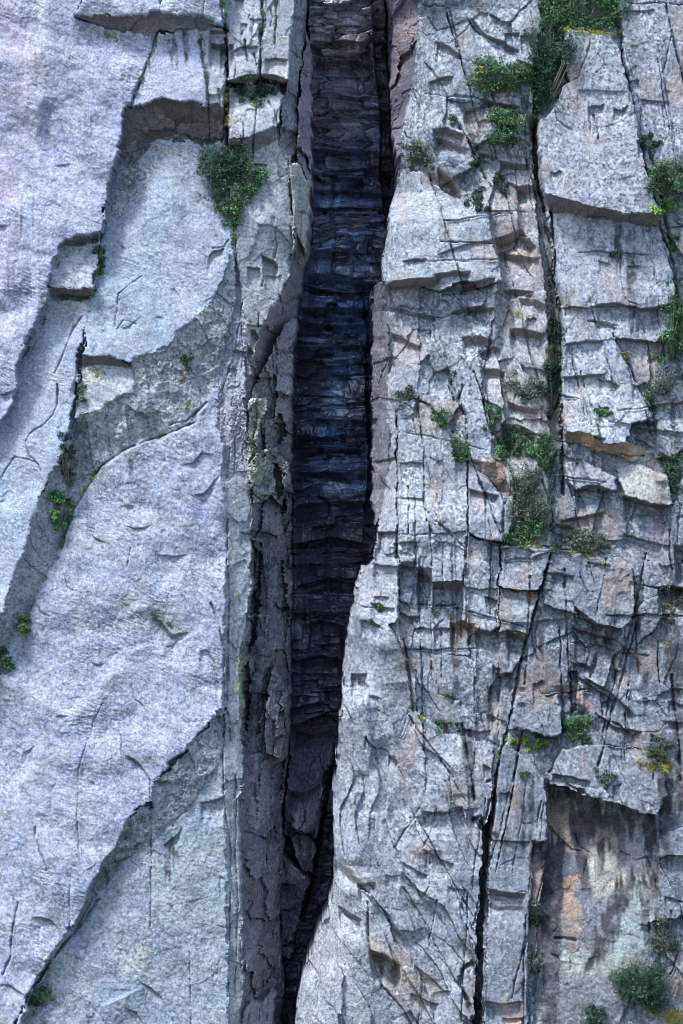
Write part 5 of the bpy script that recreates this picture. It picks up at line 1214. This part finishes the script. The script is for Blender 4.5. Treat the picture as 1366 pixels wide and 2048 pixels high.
def plant(x, y, w_, h_, kind, label, density=1.0, name='shrub', cat='shrub', group='shrubs rooted in the cliff cracks', flowers=False, seed=0):
    w_, h_ = w_ * 1.24, h_ * 1.22
    rg = np.random.default_rng(int(x * 31 + y * 17 + seed))
    base = world_xyz(x, y + h_ * .45, min(hgt(x, y + h_ * .45), hgt(x, y) + 2))
    root = bpy.data.objects.new(name, None)
    root.empty_display_size = .2
    col.objects.link(root)
    root.location = base
    root['label'] = label
    root['category'] = cat
    root['group'] = group
    nb = max(5, int(w_ * h_ / 150))
    # clumps of foliage through the crown, hugging the rock behind
    ph0, ph1, ph2 = rg.uniform(0, 6.28, 3)
    hx, hy = rg.uniform(-.6, .6, 2)
    cl = []
    while len(cl) < nb:
        q = rg.uniform(-1, 1, 2)
        th_ = math.atan2(q[1], q[0])
        lim = .62 + .24 * math.sin(2 * th_ + ph0) + .22 * math.sin(3 * th_ + ph1) + .14 * math.sin(7 * th_ + ph2)
        if rg.random() < .16:
            lim *= 2.1
        if q[0] ** 2 + q[1] ** 2 > lim or (q[0] - hx) ** 2 + (q[1] - hy) ** 2 < .05:
            continue
        cx, cy = x + q[0] * w_ * .52, y + q[1] * h_ * .52
        hh = max(hgt(cx, cy), hgt(x, y) - 12)
        out = max(0.0, 1 - q[0] ** 2 - q[1] ** 2) ** .5 * min(w_, h_) * .32 + 3
        cl.append((cx, cy, hh + out * rg.uniform(.35, 1.0), rg.uniform(.75, 1.25)))
    rad = max(5.0, min(w_, h_) * .155)
    n = int(w_ * h_ * .46 * density) + 40
    ci = rg.integers(0, nb, n)
    d = rg.normal(size=(n, 3))
    d /= np.linalg.norm(d, axis=1, keepdims=True)
    rr_ = rg.uniform(.25, 1, n) ** .5 * rad
    cla = np.array(cl)
    rr_ *= cla[ci, 3] * np.where(rg.random(n) < .2, 1.7, 1.0)
    px = cla[ci, 0] + d[:, 0] * rr_
    py = cla[ci, 1] + d[:, 1] * rr_ * .85
    ph = cla[ci, 2] + d[:, 2] * rr_ * .8
    C = np.stack(world_xyz(px, py, ph), -1)
    N_ = np.stack([d[:, 0] * .5, -d[:, 2] * .4 - .35, -d[:, 1] * .4 + .55], -1)
    ct = rg.uniform(.45, 1.9, nb)[ci]
    tint = np.array(GREENS[kind])[None] * (ct * rg.uniform(.7, 1.35, n))[:, None]
    warm = rg.random(n) < .12
    tint[warm] = tint[warm] * np.array([1.9, 1.5, .8])
    sz = rg.uniform(1.5, 3.1, n) * S * (1.0 if kind != 'fern' else 1.25)
    fo = leaf_mesh('foliage', C, N_, sz, tint, rg)
    fo.parent = root
    fo.location = fo.location - root.location
    vs, fs = [], []
    for k in rg.permutation(nb)[:min(nb, 40)]:
        c_ = Vector(world_xyz(cl[k][0], cl[k][1], cl[k][2]))
        b_ = Vector(base)
        mid = b_.lerp(c_, .5) + Vector((rg.uniform(-.1, .1), -.08, rg.uniform(-.05, .1)))
        r_ = .014 + .00022 * max(w_, h_)
        tube(vs, fs, b_, mid, r_, r_ * .7)
        tip = mid + (c_ - mid) * rg.uniform(1.0, 1.75) + Vector((rg.uniform(-.08, .08), -.04, rg.uniform(-.04, .12)))
        tube(vs, fs, mid, tip, r_ * .7, r_ * .22)
    me = bpy.data.meshes.new('branches')
    me.from_pydata([tuple(v - Vector(base)) for v in vs], [], fs)
    me.materials.append(M_BARK)
    br = bpy.data.objects.new('branches', me)
    col.objects.link(br)
    br.parent = root
    if flowers:
        k = 16
        top = cla[rg.integers(0, nb, k)]
        C = np.stack(world_xyz(x - w_ * .22 + rg.normal(size=k) * 9, y - 6 + rg.normal(size=k) * 7, top[:, 2] + rad * 1.1), -1)
        for c_ in C[:8]:
            fl = leaf_mesh('flower', c_[None] + rg.normal(size=(5, 3)) * .03, np.tile([0, -1, .4], (5, 1)), rg.uniform(1.2, 2.0, 5) * S, np.tile([.75, .42, .04], (5, 1)) * rg.uniform(.7, 1.1, (5, 1)), rg)
            fl.parent = root
            fl.location = fl.location - root.location
    return root


PLANTS = [
    (1160, 22, 140, 95, 'mid', 'large green shrub overhanging from the top edge, above the big detached slab', 1.3),
    (1094, 132, 74, 140, 'dark', 'tall dark shrub growing against the upper left side of the big detached slab', 1.3),
    (995, 152, 110, 62, 'mid', 'low spreading shrub with yellow flowers on the upper right buttress', 1.1, True),
    (1004, 248, 62, 66, 'mid', 'round green shrub on a ledge below the yellow-flowered shrub', 1.2),
    (957, 400, 44, 38, 'dark', 'small compact shrub on the pale bulge, left of the pinkish blocks', 1.1),
    (1002, 364, 32, 38, 'dark', 'small dark shrub in the joint between pinkish blocks', 1.0),
    (951, 314, 24, 48, 'dark', 'dark plant filling a slanting crack beneath the round green shrub', 1.0),
    (904, 238, 22, 24, 'grey', 'tiny pale grey-green tuft on the upper buttress', .7),
    (838, 302, 56, 44, 'grey', 'dull olive shrub at the right chasm lip', .8),
    (1299, 284, 30, 34, 'dark', 'small dark shrub in the notch right of the detached slab', 1.0),
    (1330, 358, 74, 62, 'mid', 'loose shrub with two heads beside the lower right edge of the detached slab', .9),
    (1324, 412, 38, 42, 'bright', 'bright yellow-green shrub below the two-headed shrub', 1.0),
    (1341, 486, 26, 26, 'mid', 'small shrub with yellowing base beside the streaked panel', .9),
    (1347, 662, 56, 112, 'mid', 'tall green shrub at the right edge beside the level-cracked panels', 1.1),
    (1326, 764, 62, 46, 'grey', 'thin sparse shrub with a yellow patch beneath the tall right-edge shrub', .5),
    (1297, 800, 24, 26, 'mid', 'small green shrub in the crack right of the jutting prow', .9),
    (1108, 690, 26, 110, 'dark', 'dark column of leaves climbing the chimney crack', 1.0),
    (1104, 780, 38, 96, 'dark', 'dense dark shrub hanging down the chimney beneath the column of leaves', 1.2),
    (1050, 772, 70, 50, 'grey', 'sparse grey-green shrub left of the chimney above the stepped blocks', .65),
    (1022, 884, 56, 52, 'mid', 'dark rounded shrub under the stepped blocks, left of the chimney foot', 1.2),
    (984, 832, 26, 48, 'mid', 'narrow shrub tucked beneath the tapering lichened slab', 1.0),
    (1082, 898, 48, 66, 'mid', 'green shrub at the foot of the chimney crack', 1.1),
    (884, 834, 36, 40, 'mid', 'small trailing plant in the joint above the squared blocks', .7),
    (921, 896, 36, 56, 'mid', 'green tuft at the lower left corner of the tapering lichened slab', .8),
    (1052, 996, 70, 100, 'grey', 'wide straggly shrub filling the gully under the chimney', .8),
    (1056, 1062, 78, 50, 'mid', 'bushy green shrub on the mossy ledge above the blue-grey squared block', 1.0),
    (1164, 1086, 92, 44, 'grey', 'flat dark sparse shrub above the rough dark slab', .8),
    (1350, 945, 44, 66, 'dark', 'dark shrub at the right edge beside the cream boulder', 1.1),
    (1346, 1198, 44, 50, 'grey', 'grey-green shrub under the dark notch at the right edge', .8),
    (1152, 1458, 62, 44, 'mid', 'vivid dark green shrub in the corner beside the rounded dark block', 1.3),
    (1314, 1500, 54, 42, 'grey', 'sparse shrub standing on a yellow moss cushion', .8),
    (1210, 1552, 36, 34, 'grey', 'faint small shrub on the roof slab of the stained recess', .6),
    (1079, 1826, 38, 46, 'grey', 'small shrub in the crack between the smooth pillar and the stained wall', .8),
    (1068, 1926, 30, 30, 'grey', 'thin tuft on the pink-stained rock low beside the smooth pillar', .5),
    (1326, 1872, 44, 70, 'grey', 'straggly shrub at the right edge of the stained wall', .6),
    (1284, 1972, 92, 78, 'dark', 'large spreading shrub at the bottom right, above a yellow-green moss cushion', 1.0),
    (1190, 2034, 52, 40, 'dark', 'small dark shrub at the bottom edge, left of the large spreading shrub', 1.0),
    (446, 338, 78, 100, 'dark', 'large dark shrub on the upper left lip beside the tall pale slab', 1.2),
    (503, 358, 46, 68, 'mid', 'smaller shrub on the right of the large dark lip shrub', 1.1),
    (466, 412, 48, 66, 'mid', 'shrub hanging beneath the large dark lip shrub', 1.1),
    (513, 184, 62, 46, 'dark', 'dark wispy shrub on the ledge beneath the top pillars', .9),
    (377, 728, 28, 24, 'mid', 'small shrub on the dark curved flank', 1.0),
    (139, 925, 24, 88, 'dark', 'dark narrow plant filling the crack at the left of the curved flank', 1.1),
    (122, 1022, 34, 64, 'fern', 'bright green ferns in the crack below the dark narrow plant', 1.0),
    (46, 1246, 24, 44, 'fern', 'small bright ferns low in the left-hand crack', .8),
    (9, 1322, 30, 52, 'mid', 'green plant at the left edge, at the crack foot', 1.0),
    (88, 1990, 50, 34, 'mid', 'dark green cushion shrub at the bottom left, on the scalloped edge', 1.2),
    (165, 788, 22, 30, 'mid', 'tiny shrub in the crack beside the short pale ledge', .9),
    (201, 522, 18, 64, 'mid', 'strip of small plants right of the small square block', .9),
    (760, 1217, 20, 18, 'fern', 'bright tuft on the pointed shoulder right of the chasm', 1.0),
    (750, 1244, 16, 14, 'mid', 'dull tuft just below the bright tuft on the pointed shoulder', .9),
    (814, 790, 40, 36, 'grey', 'dull low growth atop the squared block with the dark corner crack', .7),
    (892, 1448, 46, 22, 'mid', 'grassy tuft on the crest of the ribbed buttress', .8),
    (1016, 1481, 22, 16, 'bright', 'bright tuft at the foot of the long diagonal crack', 1.0),
    (1066, 1488, 46, 22, 'bright', 'bright grassy strip under the rounded dark block', .9),
    (1048, 1546, 20, 12, 'mid', 'tiny tuft on the shoulder of the smooth pillar', .9),
    (1203, 824, 42, 14, 'mid', 'thin grass tuft on the face of the jutting prow', .8),
    (1252, 714, 16, 36, 'yellow', 'yellowish plant in the crack right of the bright lichened panel', .7),
    (901, 752, 14, 28, 'grey', 'faint tuft on the speckled slab', .6),
    (1234, 515, 26, 22, 'grey', 'faint shrub on the streaked panel', .5),
    (957, 2024, 14, 34, 'dark', 'dark plant at the bottom of the black slot', .9),
    (898, 1390, 14, 10, 'mid', 'speck of green on the ribbed buttress', .9),
]
for p_ in PLANTS:
    plant(*p_[:6], density=p_[6], flowers=len(p_) > 7)

HM = H.copy()
for dj in range(-4, 5, 2):
    for di in range(-4, 5, 2):
        HM = np.maximum(HM, np.roll(np.roll(H, dj, 0), di, 1) - 1.2 * max(abs(dj), abs(di)))

# moss and small leaves along the cracks and on ledges: uncountable, one object
rg = np.random.default_rng(99)
MOSS_LINES = [  # points, half width, leaves per unit length, kind
    ([(446, -20), (449, 20), (455, 40), (458, 60)], 5, 3.5, 'bright'), ([(526, -10), (530, 8), (525, 40), (522, 85)], 3.5, 2.4, 'bright'), ([(556, -10), (553, 50), (550, 90)], 2, 1.6, 'bright'), ([(318, 76), (313, 100), (302, 125), (293, 150), (278, 190), (266, 216)], 2.2, 1.6, 'bright'),
    ([(406, 70), (402, 92)], 6, 3.0, 'mid'), ([(409, 108), (413, 140), (416, 165), (418, 205)], 4, 2.4, 'bright'), ([(457, 185), (456, 225), (457, 256)], 5, 2.6, 'yellow'), ([(510, 206), (514, 218)], 9, 4, 'yellow'), ([(470, 436), (470, 492)], 6, 3, 'bright'), ([(505, 320), (504, 330)], 4, 3, 'bright'),
    ([(205, 495), (200, 530), (192, 575), (182, 612)], 3, 2.0, 'bright'), ([(103, 595), (97, 622), (86, 652), (80, 660)], 4, 2.4, 'mid'), ([(170, 660), (164, 705)], 2, 1.5, 'mid'), ([(118, 770), (118, 790)], 2.5, 2, 'mid'), ([(160, 760), (158, 800), (155, 812)], 3, 1.6, 'mid'), ([(150, 840), (144, 880)], 4, 2, 'dark'),
    ([(215, 75), (235, 88)], 9, 2.5, 'yellow'), ([(110, 590), (150, 600), (180, 606)], 6, 1.6, 'mid'), ([(122, 505), (118, 545)], 5, 1.6, 'mid'), ([(172, 740), (205, 752)], 8, 1.2, 'yellow'), ([(370, 750), (355, 775)], 5, 2, 'yellow'), ([(382, 800), (372, 820)], 5, 1.6, 'yellow'), ([(190, 950), (165, 985), (145, 1015)], 3, 1.6, 'yellow'),
    ([(128, 1060), (120, 1105)], 4, 2.5, 'bright'), ([(62, 1222), (46, 1260), (36, 1272)], 4, 1.5, 'bright'), ([(16, 1290), (2, 1345)], 6, 2, 'mid'), ([(258, 1508), (282, 1526)], 4, 2, 'dark'), ([(300, 1630), (255, 1650), (252, 1690), (210, 1750)], 6, .9, 'dark'), ([(100, 1960), (70, 2020), (45, 2060)], 6, 1.4, 'mid'),
    ([(345, 1250), (322, 1240)], 5, 1.5, 'dark'), ([(1110, 60), (1150, 68), (1215, 70)], 8, 2.5, 'yellow'), ([(1180, 70), (1210, 68)], 6, 3, 'yellow'), ([(1232, 40), (1238, 72)], 7, 2.2, 'yellow'), ([(1040, 236), (1070, 236)], 7, 2.0, 'bright'), ([(1018, 280), (1034, 286)], 4, 2, 'yellow'), ([(1022, 622), (1040, 628), (1056, 634)], 6, 3, 'yellow'),
    ([(1105, 690), (1116, 702)], 9, 3, 'bright'), ([(1100, 560), (1108, 640)], 8, 1.6, 'dark'), ([(1098, 930), (1106, 1010)], 10, 1.6, 'dark'), ([(1034, 1086), (1060, 1090), (1080, 1090)], 6, 3, 'yellow'), ([(1145, 1104), (1190, 1112), (1210, 1128)], 5, 2.6, 'yellow'), ([(1278, 1524), (1300, 1530), (1310, 1532), (1340, 1530)], 9, 9, 'yellow'),
    ([(1296, 2010), (1316, 2022), (1330, 2026), (1362, 2044)], 14, 9, 'yellow'), ([(1050, 1484), (1090, 1496)], 7, 2.4, 'bright'), ([(905, 1236), (900, 1230)], 5, 2, 'yellow'), ([(868, 1222), (876, 1226)], 5, 2.5, 'bright'), ([(826, 1420), (834, 1432), (850, 1440)], 6, 2, 'yellow'), ([(796, 1230), (804, 1290), (822, 1370), (826, 1420)], 3, 1.0, 'dark'),
    ([(800, 1172), (826, 1176)], 5, 1.6, 'mid'), ([(845, 830), (870, 840), (880, 845)], 5, 1.6, 'bright'), ([(1316, 1520), (1330, 1560)], 4, 1.2, 'mid'), ([(1332, 560), (1350, 640)], 7, 1.2, 'mid'), ([(1290, 460), (1330, 500)], 5, 1., 'mid'), ([(1310, 1940), (1330, 1840)], 6, 1.0, 'mid'), ([(1340, 1210), (1345, 1240)], 7, 1.6, 'yellow'),
    ([(1325, 1280), (1335, 1300)], 7, 1.4, 'yellow'), ([(1106, 1090), (1102, 1110)], 5, 1.6, 'bright'), ([(1050, 1300), (1042, 1330)], 3, 1.4, 'mid'), ([(1040, 945), (1070, 960)], 6, 1.0, 'yellow'), ([(506, 660), (498, 640)], 4, 1.4, 'bright'), ([(990, 1530), (998, 1480)], 3, 2.0, 'bright'), ([(476, 1180), (480, 1208)], 3, 1.0, 'yellow'),
    ([(1350, 400), (1360, 470)], 8, 1.2, 'mid'), ([(1358, 560), (1352, 640), (1362, 720)], 10, 1.6, 'mid'), ([(1345, 820), (1356, 900)], 9, 1.2, 'mid'), ([(1280, 760), (1300, 830)], 4, 1.2, 'mid'), ([(1300, 300), (1312, 360)], 5, 1.4, 'dark'), ([(1062, 300), (1074, 420)], 5, 1.0, 'dark'), ([(935, 1068), (928, 1160)], 2, .8, 'dark'), ([(1000, 1250), (1040, 1270)], 4, .8, 'mid'), ([(1090, 180), (1070, 230)], 7, 1.6, 'mid'), ([(960, 330), (990, 380)], 4, 1.0, 'mid'), ([(1010, 920), (1030, 960)], 7, 1.2, 'mid'), ([(1150, 1240), (1160, 1250)], 4, 1., 'mid'), ([(905, 1600), (900, 1612)], 4, 1.5, 'bright'), ([(60, 2035), (64, 2048)], 4, 2, 'bright'),
]
Cs, Ns, Ss, Ts = [], [], [], []
for pts, hw, dens, kind in MOSS_LINES:
    for (x0, y0), (x1, y1) in zip(pts[:-1], pts[1:]):
        L = math.hypot(x1 - x0, y1 - y0)
        n = int(L * dens * max(1, hw / 4) * 2.6)
        t = rg.random(n)
        keep = np.array([0.5 + .8 * math.sin(q * L * .21 + x0) > rg.random() * .9 for q in t]) if n else np.zeros(0, bool)
        t = t[keep]
        n = len(t)
        if n == 0:
            continue
        x = x0 + t * (x1 - x0) + rg.normal(size=n) * hw * .55
        y = y0 + t * (y1 - y0) + rg.normal(size=n) * hw * .55
        ii = np.clip(((x - gx[0]) / STEP).astype(int), 0, NX - 1)
        jj = np.clip(((y - gy[0]) / STEP).astype(int), 0, NY - 1)
        h = HM[jj, ii] + rg.uniform(-1, 2.2, n)
        Cs.append(np.stack(world_xyz(x, y, h), -1))
        Ns.append(np.tile([0, -.7, .6], (n, 1)))
        Ss.append(rg.uniform(1.0, 2.2, n) * S)
        Ts.append(np.array(GREENS[kind])[None] * rg.uniform(.6, 1.4, n)[:, None])
mo = leaf_mesh('moss', np.concatenate(Cs), np.concatenate(Ns), np.concatenate(Ss), np.concatenate(Ts), rg)
mo['label'] = 'green and yellow moss and tiny plants lining the cracks and ledges of the cliff'
mo['category'] = 'moss'
mo['kind'] = 'stuff'
